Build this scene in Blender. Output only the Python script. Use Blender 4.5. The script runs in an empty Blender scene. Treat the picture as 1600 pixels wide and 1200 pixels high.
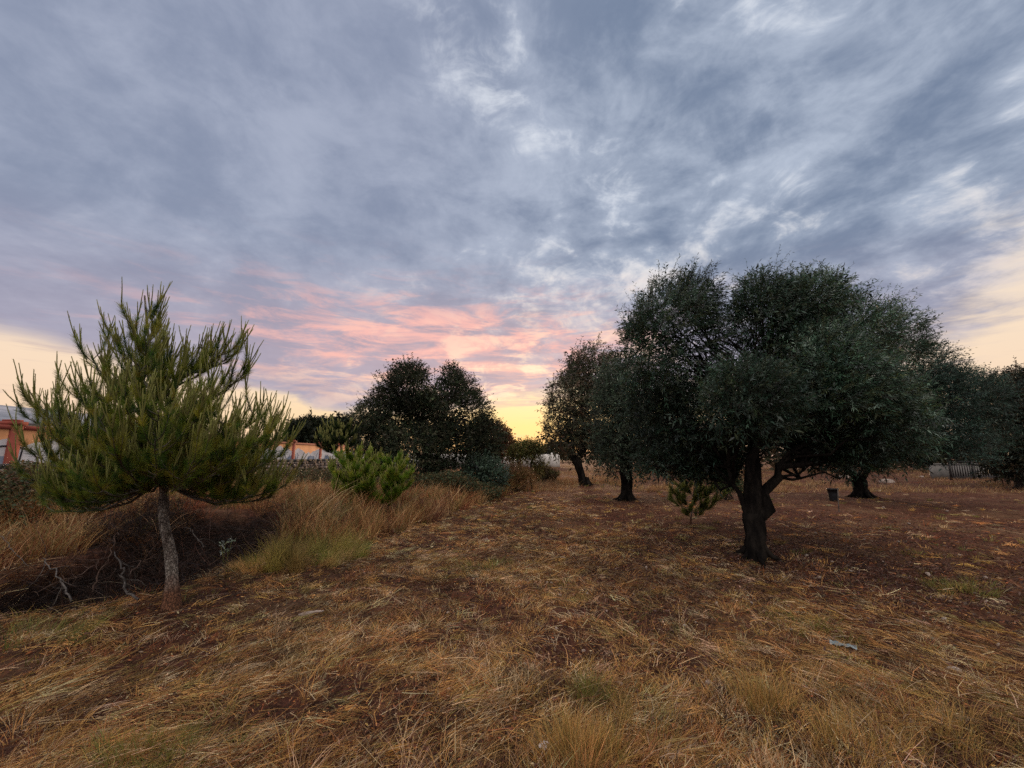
import bpy, math, random
import numpy as np
from mathutils import Vector, Matrix

rng = np.random.default_rng(7)
random.seed(7)
C = bpy.context.scene.collection
S = bpy.context.scene
R = math.radians

# ------------------------------------------------------------------ camera
CAM_Z, PITCH, FPX = 1.6, R(9.8), 650.0
cd = bpy.data.cameras.new('camera')
cam = bpy.data.objects.new('camera', cd)
C.objects.link(cam)
cam.location = (0, 0, CAM_Z)
cam.rotation_euler = (R(90) + PITCH, 0, 0)
cd.sensor_width = 36
cd.lens = 36 * FPX / 1600
cd.clip_start = 0.05
cd.clip_end = 3000
S.camera = cam
S.view_settings.view_transform = 'Standard'
S.view_settings.look = 'None'
S.view_settings.exposure = 0.32
S.view_settings.gamma = 1.0
S.view_settings.use_curve_mapping = False
S.cycles.use_denoising = False
S.cycles.sample_clamp_direct = 6.0
S.cycles.sample_clamp_indirect = 2.0
S.cycles.max_bounces = 6
S.cycles.diffuse_bounces = 3
S.cycles.transmission_bounces = 3
S.cycles.transparent_max_bounces = 4
S.cycles.caustics_reflective = False
S.cycles.caustics_refractive = False
cp, sp = math.cos(PITCH), math.sin(PITCH)


def ray(px, py):
    a, b = (px - 800) / FPX, (600 - py) / FPX
    return Vector((a, cp - b * sp, sp + b * cp))


def at(px, py, Y):
    d = ray(px, py)
    return Vector((0, 0, CAM_Z)) + d * (Y / d.y)


def azel(px, py):
    d = ray(px, py).normalized()
    return math.degrees(math.atan2(d.x, d.y)), math.degrees(math.asin(d.z))


# ------------------------------------------------------------------ sky and sun
SUN_AZ, SUN_EL = azel(835, 665)[0], 3.0


class NT:
    def __init__(s, tree):
        s.t = tree

    def n(s, typ, **kw):
        nd = s.t.nodes.new(typ)
        for k, v in kw.items():
            setattr(nd, k, v)
        return nd

    def put(s, sock, v):
        if isinstance(v, bpy.types.NodeSocket):
            s.t.links.new(v, sock)
        elif v is not None:
            if hasattr(sock.default_value, '__len__') and len(sock.default_value) == 4 and len(v) == 3:
                v = (*v, 1)
            sock.default_value = v

    def m(s, op, a, b=None, c=None, clamp=False):
        nd = s.n('ShaderNodeMath', operation=op, use_clamp=clamp)
        s.put(nd.inputs[0], a)
        if b is not None: s.put(nd.inputs[1], b)
        if c is not None: s.put(nd.inputs[2], c)
        return nd.outputs[0]

    def vm(s, op, a, b=None):
        nd = s.n('ShaderNodeVectorMath', operation=op)
        s.put(nd.inputs[0], a)
        if b is not None: s.put(nd.inputs[1], b)
        return nd.outputs[0]

    def comb(s, x, y, z):
        nd = s.n('ShaderNodeCombineXYZ')
        for i, v in enumerate((x, y, z)): s.put(nd.inputs[i], v)
        return nd.outputs[0]

    def noise(s, vec, scale, detail=5, rough=0.55, dist=0.0, lac=2.0):
        nd = s.n('ShaderNodeTexNoise')
        s.put(nd.inputs['Vector'], vec)
        nd.inputs['Scale'].default_value = scale
        nd.inputs['Detail'].default_value = detail
        nd.inputs['Roughness'].default_value = rough
        nd.inputs['Lacunarity'].default_value = lac
        nd.inputs['Distortion'].default_value = dist
        return nd.outputs[0]

    def ss(s, v, a, b, lo=0.0, hi=1.0):
        nd = s.n('ShaderNodeMapRange', interpolation_type='SMOOTHSTEP')
        s.put(nd.inputs['Value'], v)
        for k, q in (('From Min', a), ('From Max', b), ('To Min', lo), ('To Max', hi)):
            s.put(nd.inputs[k], q)
        return nd.outputs[0]

    def mix(s, f, a, b, typ='MIX'):
        nd = s.n('ShaderNodeMix', data_type='RGBA', blend_type=typ)
        s.put(nd.inputs[0], f); s.put(nd.inputs[6], a); s.put(nd.inputs[7], b)
        return nd.outputs[2]

    def gauss(s, v, mu, sig):
        q = s.m('DIVIDE', s.m('SUBTRACT', v, mu), sig)
        return s.m('EXPONENT', s.m('MULTIPLY', s.m('MULTIPLY', q, q), -0.5))

    def curve(s, v, pts, lo, hi, vmax):
        """piecewise curve: pts in real units"""
        x = s.m('DIVIDE', s.m('SUBTRACT', v, lo), hi - lo, clamp=True)
        nd = s.n('ShaderNodeFloatCurve')
        cm = nd.mapping
        cv = cm.curves[0]
        P_ = [((a - lo) / (hi - lo), b / vmax) for a, b in pts]
        while len(cv.points) < len(P_): cv.points.new(0.5, 0.5)
        for p, q in zip(cv.points, P_):
            p.location = q
        cm.update()
        s.put(nd.inputs['Value'], x)
        return s.m('MULTIPLY', nd.outputs[0], vmax)

    def ramp(s, v, stops):
        nd = s.n('ShaderNodeValToRGB')
        els = nd.color_ramp.elements
        while len(els) < len(stops): els.new(0.5)
        for e, (p, c) in zip(els, stops):
            e.position = p; e.color = (*c, 1)
        s.put(nd.inputs[0], v)
        return nd.outputs[0]


world = bpy.data.worlds.new('World')
S.world = world
world.use_nodes = True
wt = world.node_tree
wt.nodes.clear()
N = NT(wt)
tc = N.n('ShaderNodeTexCoord').outputs['Generated']
sep = N.n('ShaderNodeSeparateXYZ')
wt.links.new(tc, sep.inputs[0])
dx, dy, dz = sep.outputs
DEG = 180 / math.pi
el = N.m('MULTIPLY', N.m('ARCSINE', dz), DEG)
az = N.m('MULTIPLY', N.m('ARCTAN2', dx, dy), DEG)
zz = N.m('ADD', N.m('MAXIMUM', dz, 0.0), 0.10)
u = N.m('DIVIDE', dx, zz)
v = N.m('DIVIDE', dy, zz)

# lower edge of the cloud deck as elevation over azimuth
edge = [azel(*p) for p in ((0, 515), (150, 555), (300, 588), (430, 615), (560, 645), (700, 640), (800, 622), (880, 610),
                           (1000, 620), (1200, 610), (1350, 580), (1450, 540), (1530, 480), (1600, 410))]
E = N.curve(az, [(-180, 8), (-100, 8)] + edge + [(80, 30), (120, 16), (180, 8)], -180, 180, 60)

# noise fields on the cloud plane
pl = N.comb(N.m('MULTIPLY', u, 1.0), N.m('MULTIPLY', v, 0.95), 0.37)
warp = N.noise(pl, 0.55, 2, 0.5)
pw = N.vm('ADD', pl, N.comb(N.m('MULTIPLY', warp, .8), N.m('MULTIPLY', warp, -0.5), 0.0))
nbig = N.noise(pw, 1.0, 3, 0.5)
nmid = N.noise(pw, 2.6, 6, 0.58, 0.15)
nfine = N.noise(N.vm('ADD', pw, (5.2, 1.3, 2.0)), 6.0, 7, 0.6, 0.2)
streak = N.noise(N.comb(N.m('MULTIPLY', az, 0.045), N.m('MULTIPLY', el, 0.62), 3.1), 1.0, 5, 0.6, 0.4)
streak2 = N.noise(N.comb(N.m('MULTIPLY', az, 0.095), N.m('MULTIPLY', el, 0.46), 9.1), 1.0, 8, 0.66, 0.5)

# clear air seen under the deck
glow = N.gauss(az, azel(815, 660)[0], 21.0)
clear_far = N.ramp(N.m('DIVIDE', el, 60, clamp=True),
                   [(0.0, (.78, .52, .42)), (0.06, (.86, .62, .46)), (0.2, (.86, .68, .52)), (0.36, (.78, .70, .62)), (0.6, (.52, .62, .78)), (1.0, (.30, .44, .72))])
clear_sun = N.ramp(N.m('DIVIDE', el, 20, clamp=True),
                   [(0.0, (.82, .52, .42)), (0.05, (.93, .58, .28)), (0.20, (.95, .67, .30)), (0.42, (.97, .77, .48)), (0.7, (.95, .78, .66)), (1.0, (.8, .74, .72))])
clear = N.mix(glow, clear_far, clear_sun)
low = N.m('MULTIPLY', N.ss(streak, .53, .66), N.ss(el, 1.2, 3.5, 0.0, 0.62))
clear = N.mix(low, clear, (.52, .40, .40))

# the deck itself
side = N.ss(az, -25.0, 25.0)
dark = N.mix(side, (.222, .262, .375), (.158, .208, .315))
light = N.mix(side, (.355, .395, .515), (.44, .50, .62))
niso = N.noise(N.vm('MULTIPLY', tc, (1.0, 1.0, 1.5)), 4.2, 6, .6, .5)
niso2 = N.noise(N.vm('MULTIPLY', tc, (1.0, 1.0, 1.7)), 11.0, 6, .62, .6)
tone = N.m('ADD', N.m('MULTIPLY', nbig, .22), N.m('ADD', N.m('MULTIPLY', nmid, .22), N.m('MULTIPLY', nfine, .12)))
tone = N.m('ADD', tone, N.m('ADD', N.m('MULTIPLY', niso, .34), N.m('MULTIPLY', niso2, .14)))
# thin places where the bright upper air shows through: mostly to the right
def spots(lst):
    tot = None
    for px_, py_, sg_ in lst:
        d0 = ray(px_, py_).normalized()
        nd = N.n('ShaderNodeVectorMath', operation='DOT_PRODUCT')
        wt.links.new(tc, nd.inputs[0]); nd.inputs[1].default_value = d0
        g_ = N.m('EXPONENT', N.m('MULTIPLY', N.m('SUBTRACT', nd.outputs['Value'], 1.0), 1.0 / R(sg_) ** 2))
        tot = g_ if tot is None else N.m('ADD', tot, g_)
    return tot
thin = spots([(835, 185, 4.5), (960, 275, 4.5), (1205, 50, 5), (1255, 305, 5), (1440, 375, 6), (1040, 400, 4), (895, 415, 4), (690, 60, 5), (780, 150, 5), (1130, 190, 3.5), (1560, 160, 5), (1590, 400, 5)])
thick = spots([(905, 150, 5), (1075, 215, 5), (1100, 120, 4), (660, 320, 6), (860, 60, 5), (1350, 430, 6), (1240, 170, 5), (1450, 90, 7), (540, 210, 6), (150, 150, 8), (940, 390, 3.5), (740, 240, 5), (1330, 260, 4), (1500, 260, 5)])
bias = N.m('SUBTRACT', thin, thick)
tone = N.m('ADD', tone, N.m('MULTIPLY', bias, .022))
brk_n = N.m('ADD', N.m('ADD', N.m('MULTIPLY', niso, .25), N.m('MULTIPLY', niso2, .30)), N.m('ADD', N.m('MULTIPLY', nmid, .25), N.m('MULTIPLY', nfine, .20)))
deck = N.mix(N.m('ADD', N.m('MULTIPLY', N.ss(tone, .43, .615), .92), N.m('MULTIPLY', N.m('SUBTRACT', nfine, .35), .35)), dark, light)
brk_n = N.m('ADD', brk_n, N.m('MULTIPLY', bias, .06))
brk = N.m('MULTIPLY', N.ss(brk_n, .51, .64), N.m('MULTIPLY', N.ss(az, -30.0, 4.0, .10, 1.0), N.ss(el, 6.0, 16.0)))
brk_col = N.mix(N.ss(el, 12.0, 34.0), (.84, .74, .66), (.70, .735, .81))
deck = N.mix(N.m('MULTIPLY', brk, .92), deck, brk_col)
# lilac haze in the low part of the deck
deck = N.mix(N.m('MULTIPLY', N.ss(el, 26.0, 8.0), .5), deck, (.40, .33, .43))
# pink fire on the underside above the sun
pk_reg = N.m('MULTIPLY', N.gauss(az, azel(710, 560)[0], 19.0), N.gauss(el, azel(760, 552)[1], 4.6))
pk = N.m('MULTIPLY', N.ss(N.m('ADD', streak2, N.m('MULTIPLY', pk_reg, .12)), .49, .69), N.m('MINIMUM', N.m('MULTIPLY', pk_reg, 1.45), 1.0))
deck = N.mix(pk, deck, N.mix(N.ss(el, 5.5, 14.0), (1.0, .62, .42), (.88, .46, .42)))
gold = N.m('MULTIPLY', N.m('MULTIPLY', N.gauss(az, azel(860, 560)[0], 17.0), N.gauss(el, 10.0, 5.0)), N.ss(N.m('ADD', N.m('MULTIPLY', niso2, .5), N.m('MULTIPLY', streak2, .5)), .50, .62))
deck = N.mix(gold, deck, (1.15, .88, .62))
wash = N.m('MULTIPLY', pk_reg, .26)
deck = N.mix(wash, deck, (.80, .46, .42))

soft = N.ss(az, 20.0, 45.0, 1.3, 5.0)
dn = N.m('MULTIPLY', N.m('SUBTRACT', N.m('ADD', N.m('MULTIPLY', streak2, .6), N.m('MULTIPLY', nmid, .4)), .5),
         N.curve(az, [(-180, 8), (-52, 2.5), (-35, 8), (0, 12), (30, 18), (60, 34), (180, 14)], -180, 180, 60))
q = N.m('SUBTRACT', N.m('ADD', el, dn), E)
mask = N.ss(N.m('DIVIDE', q, soft), -1.0, 1.0)
sky = N.mix(mask, clear, deck)
# unseen sky behind and straight above the viewer, brightened as added fill for the ground
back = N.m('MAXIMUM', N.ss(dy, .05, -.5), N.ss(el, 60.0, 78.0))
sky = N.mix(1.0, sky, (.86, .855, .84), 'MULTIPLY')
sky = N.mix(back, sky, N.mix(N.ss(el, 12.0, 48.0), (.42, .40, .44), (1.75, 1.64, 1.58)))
# below the horizon: dull earth tone
sky = N.mix(N.ss(el, -0.5, -3.0), sky, (.10, .07, .05))

nish = N.n('ShaderNodeTexSky', sky_type='NISHITA', sun_disc=False)
nish.sun_elevation = R(SUN_EL)
nish.sun_rotation = R(SUN_AZ)
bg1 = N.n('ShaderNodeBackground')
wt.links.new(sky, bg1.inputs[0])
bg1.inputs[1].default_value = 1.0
bg2 = N.n('ShaderNodeBackground')
wt.links.new(nish.outputs[0], bg2.inputs[0])
bg2.inputs[1].default_value = 0.008
add = N.n('ShaderNodeAddShader')
wt.links.new(bg1.outputs[0], add.inputs[0])
wt.links.new(bg2.outputs[0], add.inputs[1])
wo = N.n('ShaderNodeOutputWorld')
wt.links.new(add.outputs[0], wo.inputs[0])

sd = bpy.data.lights.new('sun', 'SUN')
sd.energy = 2.6
sd.angle = R(12)
sd.color = (1.0, .66, .40)
sun = bpy.data.objects.new('sun', sd)
C.objects.link(sun)
sv = Vector((math.sin(R(SUN_AZ)) * math.cos(R(SUN_EL + 4)), math.cos(R(SUN_AZ)) * math.cos(R(SUN_EL + 4)), math.sin(R(SUN_EL + 4))))
sun.rotation_euler = sv.to_track_quat('Z', 'Y').to_euler()


# ------------------------------------------------------------------ numpy helpers
def _hash(ix, iy, seed):
    h = (ix * 374761393 + iy * 668265263 + seed * 1442695041) & 0xFFFFFFFF
    h = ((h ^ (h >> 13)) * 1274126177) & 0xFFFFFFFF
    return ((h ^ (h >> 16)) & 0xFFFF) / 65535.0


def vnoise(x, y, seed=0):
    x = np.asarray(x, float); y = np.asarray(y, float)
    ix = np.floor(x).astype(np.int64); iy = np.floor(y).astype(np.int64)
    fx = x - ix; fy = y - iy
    fx = fx * fx * (3 - 2 * fx); fy = fy * fy * (3 - 2 * fy)
    a = _hash(ix, iy, seed); b = _hash(ix + 1, iy, seed)
    c = _hash(ix, iy + 1, seed); d = _hash(ix + 1, iy + 1, seed)
    return (a * (1 - fx) + b * fx) * (1 - fy) + (c * (1 - fx) + d * fx) * fy


def fbm(x, y, seed=0, octv=4):
    s = 0; a = .5; t = 0
    for k in range(octv):
        s = s + a * vnoise(x * 2 ** k, y * 2 ** k, seed + 17 * k); t += a; a *= .5
    return s / t


def sstep(v, a, b):
    t = np.clip((v - a) / (b - a), 0, 1)
    return t * t * (3 - 2 * t)


def ditch(x, y):
    """1 inside the hollow beside the pine, 0 outside"""
    cx = -5.35 - .12 * (y - 6.5)
    wob = (fbm(x * 1.3, y * 1.3, 5, 3) - .5) * .9
    d = np.abs((x - cx) / 1.3) ** 2.6 + np.abs((y - 6.85) / 2.05) ** 2.6 + wob
    return 1 - sstep(d, .45, 1.25)


def verge_edge(y):
    """x of the border between the mown strip and the tall dry grass (grass lies to the left)"""
    return np.interp(y, [0, 4, 6, 8, 9.3, 12, 17, 22, 40, 80], [-4.6, -4.4, -4.3, -3.0, -2.4, -1.75, -.45, .3, 1.6, 4.0])


def H(x, y):
    x = np.asarray(x, float); y = np.asarray(y, float)
    r = np.hypot(x, y)
    near = 1 - sstep(r, 30, 60)
    h = (fbm(x * .35, y * .35, 1, 3) - .5) * .16 * near
    h = h + (fbm(x * 1.6, y * 1.6, 2, 3) - .5) * .085 * (1 - sstep(r, 14, 26))
    h = h + (fbm(x * 6, y * 6, 3, 3) - .5) * .05 * (1 - sstep(r, 8, 14))
    h = h - .72 * ditch(x, y)
    # raised bank behind the hollow, under the tall dry grass
    ve = verge_edge(y)
    bank = sstep(ve - x, .2, 1.6) * sstep(y, 7.9, 8.6) * (1 - sstep(y, 11, 18))
    h = h + .42 * bank
    h = h + .06 * np.exp(-((x - .2) ** 2 + (y - 7.2) ** 2) / .5)
    for mx, my, mr in ((3.85, 7.0, .45), (2.55, 15.6, .8), (4.2, 23.5, 1.2), (11.8, 16.8, .9)):
        h = h + .10 * np.exp(-((x - mx) ** 2 + (y - my) ** 2) / (2 * mr * mr))
    return h


def Hf(x, y):
    return float(H(np.array([x]), np.array([y]))[0])


def G(px, py):
    """the point on the ground seen at a pixel of the photograph"""
    d = ray(px, py)
    t = -CAM_Z / d.z
    p = Vector((0, 0, CAM_Z))
    for _ in range(6):
        q = p + d * t
        t += (Hf(q.x, q.y) - q.z) / d.z * .8
    q = p + d * t
    return Vector((q.x, q.y, Hf(q.x, q.y)))


# ------------------------------------------------------------------ materials
def base_mat(name):
    m = bpy.data.materials.new(name)
    m.use_nodes = True
    t = m.node_tree
    t.nodes.clear()
    return m, NT(t)


def leaf_mat(name, trans=.25, rough=.6, gloss=.15):
    """colour comes from the mesh: one tint per leaf or blade"""
    m, n = base_mat(name)
    at_ = n.n('ShaderNodeAttribute', attribute_name='tint')
    p = n.n('ShaderNodeBsdfPrincipled')
    n.put(p.inputs['Base Color'], at_.outputs['Color'])
    p.inputs['Roughness'].default_value = rough
    p.inputs['Specular IOR Level'].default_value = gloss
    tr = n.n('ShaderNodeBsdfTranslucent')
    n.put(tr.inputs[0], at_.outputs['Color'])
    mx = n.n('ShaderNodeMixShader')
    mx.inputs[0].default_value = trans
    n.t.links.new(p.outputs[0], mx.inputs[1])
    n.t.links.new(tr.outputs[0], mx.inputs[2])
    o = n.n('ShaderNodeOutputMaterial')
    n.t.links.new(mx.outputs[0], o.inputs[0])
    return m


def rough_mat(name, c1, c2, scale, c3=None, foot=None, bump=.4, bscale=None, rough=.9, stretch=(1, 1, 1), detail=6, spec=.2, bdist=.02):
    m, n = base_mat(name)
    tc_ = n.n('ShaderNodeTexCoord').outputs['Object']
    vec = n.vm('MULTIPLY', tc_, stretch)
    a = n.noise(vec, scale, detail, .6)
    col = n.mix(n.ss(a, .35, .65), c1, c2)
    if c3 is not None:
        b = n.noise(vec, scale * .31, 4, .6)
        col = n.mix(n.ss(b, .5, .68), col, c3)
    if foot is not None:
        sz_ = n.n('ShaderNodeSeparateXYZ'); n.put(sz_.inputs[0], tc_)
        hz_ = n.m('ADD', sz_.outputs[2], n.m('MULTIPLY', n.noise(tc_, 9.0, 4, .6), .22))
        col = n.mix(n.ss(hz_, .52, .22), col, foot)
        vor = n.n('ShaderNodeTexVoronoi', feature='DISTANCE_TO_EDGE')
        n.put(vor.inputs['Vector'], n.vm('ADD', n.vm('MULTIPLY', tc_, (1, 1, .7)), n.comb(n.m('MULTIPLY', a, .05), 0.0, n.m('MULTIPLY', n.noise(tc_, 30.0, 3, .6), .05))))
        vor.inputs['Scale'].default_value = 42
        crack = n.ss(vor.outputs['Distance'], -.02, .14, .35, 1.0)
        col = n.mix(crack, (.035, .022, .016), col)
    p = n.n('ShaderNodeBsdfPrincipled')
    n.put(p.inputs['Base Color'], col)
    p.inputs['Roughness'].default_value = rough
    p.inputs['Specular IOR Level'].default_value = spec
    bn = n.n('ShaderNodeBump')
    bn.inputs['Strength'].default_value = bump
    bn.inputs['Distance'].default_value = bdist
    bh = n.noise(vec, bscale or scale * 2, 6, .65)
    if foot is not None: bh = n.m('ADD', bh, crack)
    n.put(bn.inputs['Height'], bh)
    n.t.links.new(bn.outputs[0], p.inputs['Normal'])
    o = n.n('ShaderNodeOutputMaterial')
    n.t.links.new(p.outputs[0], o.inputs[0])
    return m


MAT = {}
MAT['leaf'] = leaf_mat('leaf', .24, .5, .16)
MAT['needle'] = leaf_mat('needle', .30, .55, .2)
MAT['straw'] = leaf_mat('straw', .34, .6, .25)
MAT['bark_olive'] = rough_mat('olive_bark', (.006, .005, .0045), (.020, .016, .013), 9, spec=.04, bump=1.0, bscale=22, stretch=(1, 1, .35), bdist=.03)
MAT['bark_pine'] = rough_mat('pine_bark', (.13, .10, .085), (.30, .26, .215), 16, (.06, .04, .03), foot=(.17, .075, .04), bump=1.0, bscale=34, stretch=(1, 1, .55), bdist=.02)
MAT['bark_branch'] = rough_mat('pine_branch_bark', (.05, .04, .032), (.13, .11, .09), 16, bump=.5)
MAT['bark_dark'] = rough_mat('dark_bark', (.03, .024, .02), (.07, .055, .045), 10, bump=.7, stretch=(1, 1, .4))
MAT['shoot'] = rough_mat('shoot_bark', (.10, .09, .028), (.17, .17, .045), 14, bump=.2)
MAT['deadwood'] = rough_mat('dead_wood', (.04, .033, .028), (.13, .11, .095), 26, bump=.5, stretch=(1, 1, .4))
MAT['twig'] = rough_mat('dead_twig', (.045, .025, .018), (.12, .075, .055), 15, bump=.3)
MAT['stone'] = rough_mat('limestone', (.22, .16, .125), (.38, .31, .26), 12, (.14, .09, .065), bump=.6)
MAT['drystone'] = rough_mat('dry_stone', (.13, .10, .085), (.27, .22, .19), 3.5, (.075, .06, .05), bump=.9, bscale=14, bdist=.05)


# ------------------------------------------------------------------ mesh builders
def tag(o, label=None, cat=None, group=None, kind=None):
    if label: o['label'] = label
    if cat: o['category'] = cat
    if group: o['group'] = group
    if kind: o['kind'] = kind
    return o


def mesh_obj(name, verts, faces, mat, parent=None, tint=None, smooth=False, loc=None):
    """verts (V,3); faces (F,k) array of one face size, or a list of such arrays"""
    verts = np.asarray(verts, dtype=np.float32).reshape(-1, 3)
    fl = faces if isinstance(faces, list) else [faces]
    fl = [np.asarray(f, dtype=np.int32) for f in fl if len(f)]
    me = bpy.data.meshes.new(name)
    if loc is not None:
        verts = verts - np.array(loc, dtype=np.float32)
    me.vertices.add(len(verts))
    me.vertices.foreach_set('co', verts.ravel())
    idx = np.concatenate([f.ravel() for f in fl])
    tot = np.concatenate([np.full(len(f), f.shape[1], dtype=np.int32) for f in fl])
    st = np.concatenate([[0], np.cumsum(tot)[:-1]]).astype(np.int32)
    me.loops.add(len(idx))
    me.loops.foreach_set('vertex_index', idx)
    me.polygons.add(len(tot))
    me.polygons.foreach_set('loop_start', st)
    me.polygons.foreach_set('loop_total', tot)
    if smooth:
        me.polygons.foreach_set('use_smooth', np.ones(len(tot), dtype=bool))
    me.update(calc_edges=True)
    if tint is not None:
        ca = me.color_attributes.new('tint', 'FLOAT_COLOR', 'POINT')
        t = np.ones((len(verts), 4), dtype=np.float32)
        t[:, :3] = np.clip(tint, 0, 1)
        ca.data.foreach_set('color', t.ravel())
    me.materials.append(mat)
    o = bpy.data.objects.new(name, me)
    C.objects.link(o)
    if loc is not None: o.location = loc
    if parent is not None:
        o.parent = parent
    return o


def empty(name, loc):
    o = bpy.data.objects.new(name, None)
    o.empty_display_size = .2
    C.objects.link(o)
    o.location = loc
    return o


def unit(v):
    return v / np.maximum(np.linalg.norm(v, axis=-1, keepdims=True), 1e-9)


def blades(base, d, length, width, bend, K=2, taper=.25, face_cam=.0):
    """curved strips. base, d, bend (N,3); length, width (N,). returns verts, faces"""
    n = len(base)
    d = unit(d)
    side = np.cross(d, rng.normal(size=(n, 3)))
    side = unit(side)
    t = np.linspace(0, 1, K + 1)
    V = np.empty((n, K + 1, 2, 3), dtype=np.float32)
    for k, tk in enumerate(t):
        c = base + d * (length * tk)[:, None] + bend * (length * tk * tk)[:, None]
        w = width * (1 - (1 - taper) * tk ** 1.5) * .5
        V[:, k, 0] = c - side * w[:, None]
        V[:, k, 1] = c + side * w[:, None]
    b = (np.arange(n) * (K + 1) * 2)[:, None]
    F = []
    for k in range(K):
        F.append(np.concatenate([b + 2 * k, b + 2 * k + 1, b + 2 * k + 3, b + 2 * k + 2], axis=1))
    return V.reshape(-1, 3), np.stack(F, 1).reshape(-1, 4), (K + 1) * 2


def leaves(base, d, length, width, droop=.15):
    """one diamond quad per leaf, slightly folded"""
    n = len(base)
    d = unit(d)
    side = unit(np.cross(d, rng.normal(size=(n, 3))))
    up = np.cross(side, d)
    mid = base + d * (length * .45)[:, None]
    V = np.stack([base, mid - side * (width * .5)[:, None] + up * (width * .12)[:, None],
                  base + d * length[:, None] - np.array([0, 0, 1]) * (length * droop)[:, None],
                  mid + side * (width * .5)[:, None] + up * (width * .12)[:, None]], 1)
    F = np.arange(n * 4).reshape(n, 4)
    return V.reshape(-1, 3), F, 4


class Bag:
    """collects pieces into one mesh"""

    def __init__(s):
        s.v, s.f, s.t, s.n = [], {}, [], 0

    def add(s, V, F, tint=None, per=None):
        V = np.asarray(V, dtype=np.float32).reshape(-1, 3)
        F = np.asarray(F)
        s.f.setdefault(F.shape[1], []).append(F + s.n)
        s.v.append(V)
        if tint is not None:
            tint = np.asarray(tint, dtype=np.float32)
            if tint.ndim == 1: tint = np.tile(tint, (len(V), 1))
            elif per: tint = np.repeat(tint, per, 0)
            s.t.append(tint)
        s.n += len(V)
        return s

    def tube(s, pts, rad, seg=8, wob=0.0, tint=None, cap=True):
        pts = np.asarray(pts, float); rad = np.asarray(rad, float)
        k = len(pts)
        tan = np.gradient(pts, axis=0)
        tan = unit(tan)
        ref = np.array([1.0, 0, 0]) if abs(tan[0][2]) > .8 else np.array([0, 0, 1.0])
        u_ = unit(np.cross(tan[0], ref))
        rings = []
        ang = np.arange(seg) / seg * 2 * math.pi
        for i in range(k):
            u_ = u_ - tan[i] * np.dot(u_, tan[i])
            u_ = u_ / max(np.linalg.norm(u_), 1e-9)
            w_ = np.cross(tan[i], u_)
            r_ = rad[i] * (1 + wob * (rng.random(seg) - .5) * 2) if wob else np.full(seg, rad[i])
            rings.append(pts[i] + (np.cos(ang) * r_)[:, None] * u_ + (np.sin(ang) * r_)[:, None] * w_)
        V = np.concatenate(rings)
        a = np.arange(seg); b = (a + 1) % seg
        F = np.concatenate([np.stack([i * seg + a, i * seg + b, (i + 1) * seg + b, (i + 1) * seg + a], 1) for i in range(k - 1)])
        if cap:
            V = np.vstack([V, pts[-1:]])
            n_ = len(V) - 1
            s.f.setdefault(3, []).append(np.stack([(k - 1) * seg + a, (k - 1) * seg + b, np.full(seg, n_)], 1) + s.n)
        return s.add(V, F, tint)

    def box(s, lo, hi):
        x0, y0, z0 = lo; x1, y1, z1 = hi
        V = [(x0, y0, z0), (x1, y0, z0), (x1, y1, z0), (x0, y1, z0), (x0, y0, z1), (x1, y0, z1), (x1, y1, z1), (x0, y1, z1)]
        F = [(0, 3, 2, 1), (4, 5, 6, 7), (0, 1, 5, 4), (1, 2, 6, 5), (2, 3, 7, 6), (3, 0, 4, 7)]
        return s.add(V, np.array(F))

    def build(s, name, mat, parent=None, smooth=False, loc=None):
        return mesh_obj(name, np.concatenate(s.v), [np.concatenate(x) for x in s.f.values()], mat, parent,
                        np.concatenate(s.t) if s.t else None, smooth, loc)


def part(bag, name, mat, root, smooth=False):
    """link the bag as a part of root, keeping world positions"""
    o = bag.build(name, mat, None, smooth, tuple(root.location))
    o.parent = root
    o.location = (0, 0, 0)
    return o


def path(p0, p1, n=6, sag=0.0, jit=.03, up=0.0):
    p0 = np.array(p0, float); p1 = np.array(p1, float)
    t = np.linspace(0, 1, n)[:, None]
    L = np.linalg.norm(p1 - p0)
    p = p0 + (p1 - p0) * t
    p[:, 2] += (up * L * (t * t - t)).ravel()
    j = rng.normal(size=(n, 3)) * jit * L
    j[0] = 0; j[-1] = 0
    return p + j


def palette(cols, n, jit=.18, w=None):
    cols = np.array(cols, float)
    w = np.array(w, float) / sum(w) if w is not None else None
    c = cols[rng.choice(len(cols), n, p=w)]
    return c * (1 + jit * rng.normal(size=(n, 1))).clip(.4, 1.8) * (1 + .06 * rng.normal(size=(n, 3)))


# ------------------------------------------------------------------ ground: one sheet out to the horizon
def axis_pts(a, b, fine0, fine1, step, grow):
    pts = list(np.arange(fine0, fine1 + 1e-6, step))
    s_ = step; p = fine1
    while p < b:
        s_ *= grow; p += s_; pts.append(p)
    s_ = step; p = fine0; lo = []
    while p > a:
        s_ *= grow; p -= s_; lo.append(p)
    return np.array(lo[::-1] + pts)


gx = axis_pts(-1500, 1500, -9, 9, .055, 1.05)
gy = axis_pts(-60, 2200, .6, 12, .055, 1.04)
XX, YY = np.meshgrid(gx, gy)
ZZ = H(XX, YY)
nx, ny = len(gx), len(gy)
ii = (np.arange(ny - 1)[:, None] * nx + np.arange(nx - 1)[None]).ravel()
gf = np.stack([ii, ii + 1, ii + nx + 1, ii + nx], 1)

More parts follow.
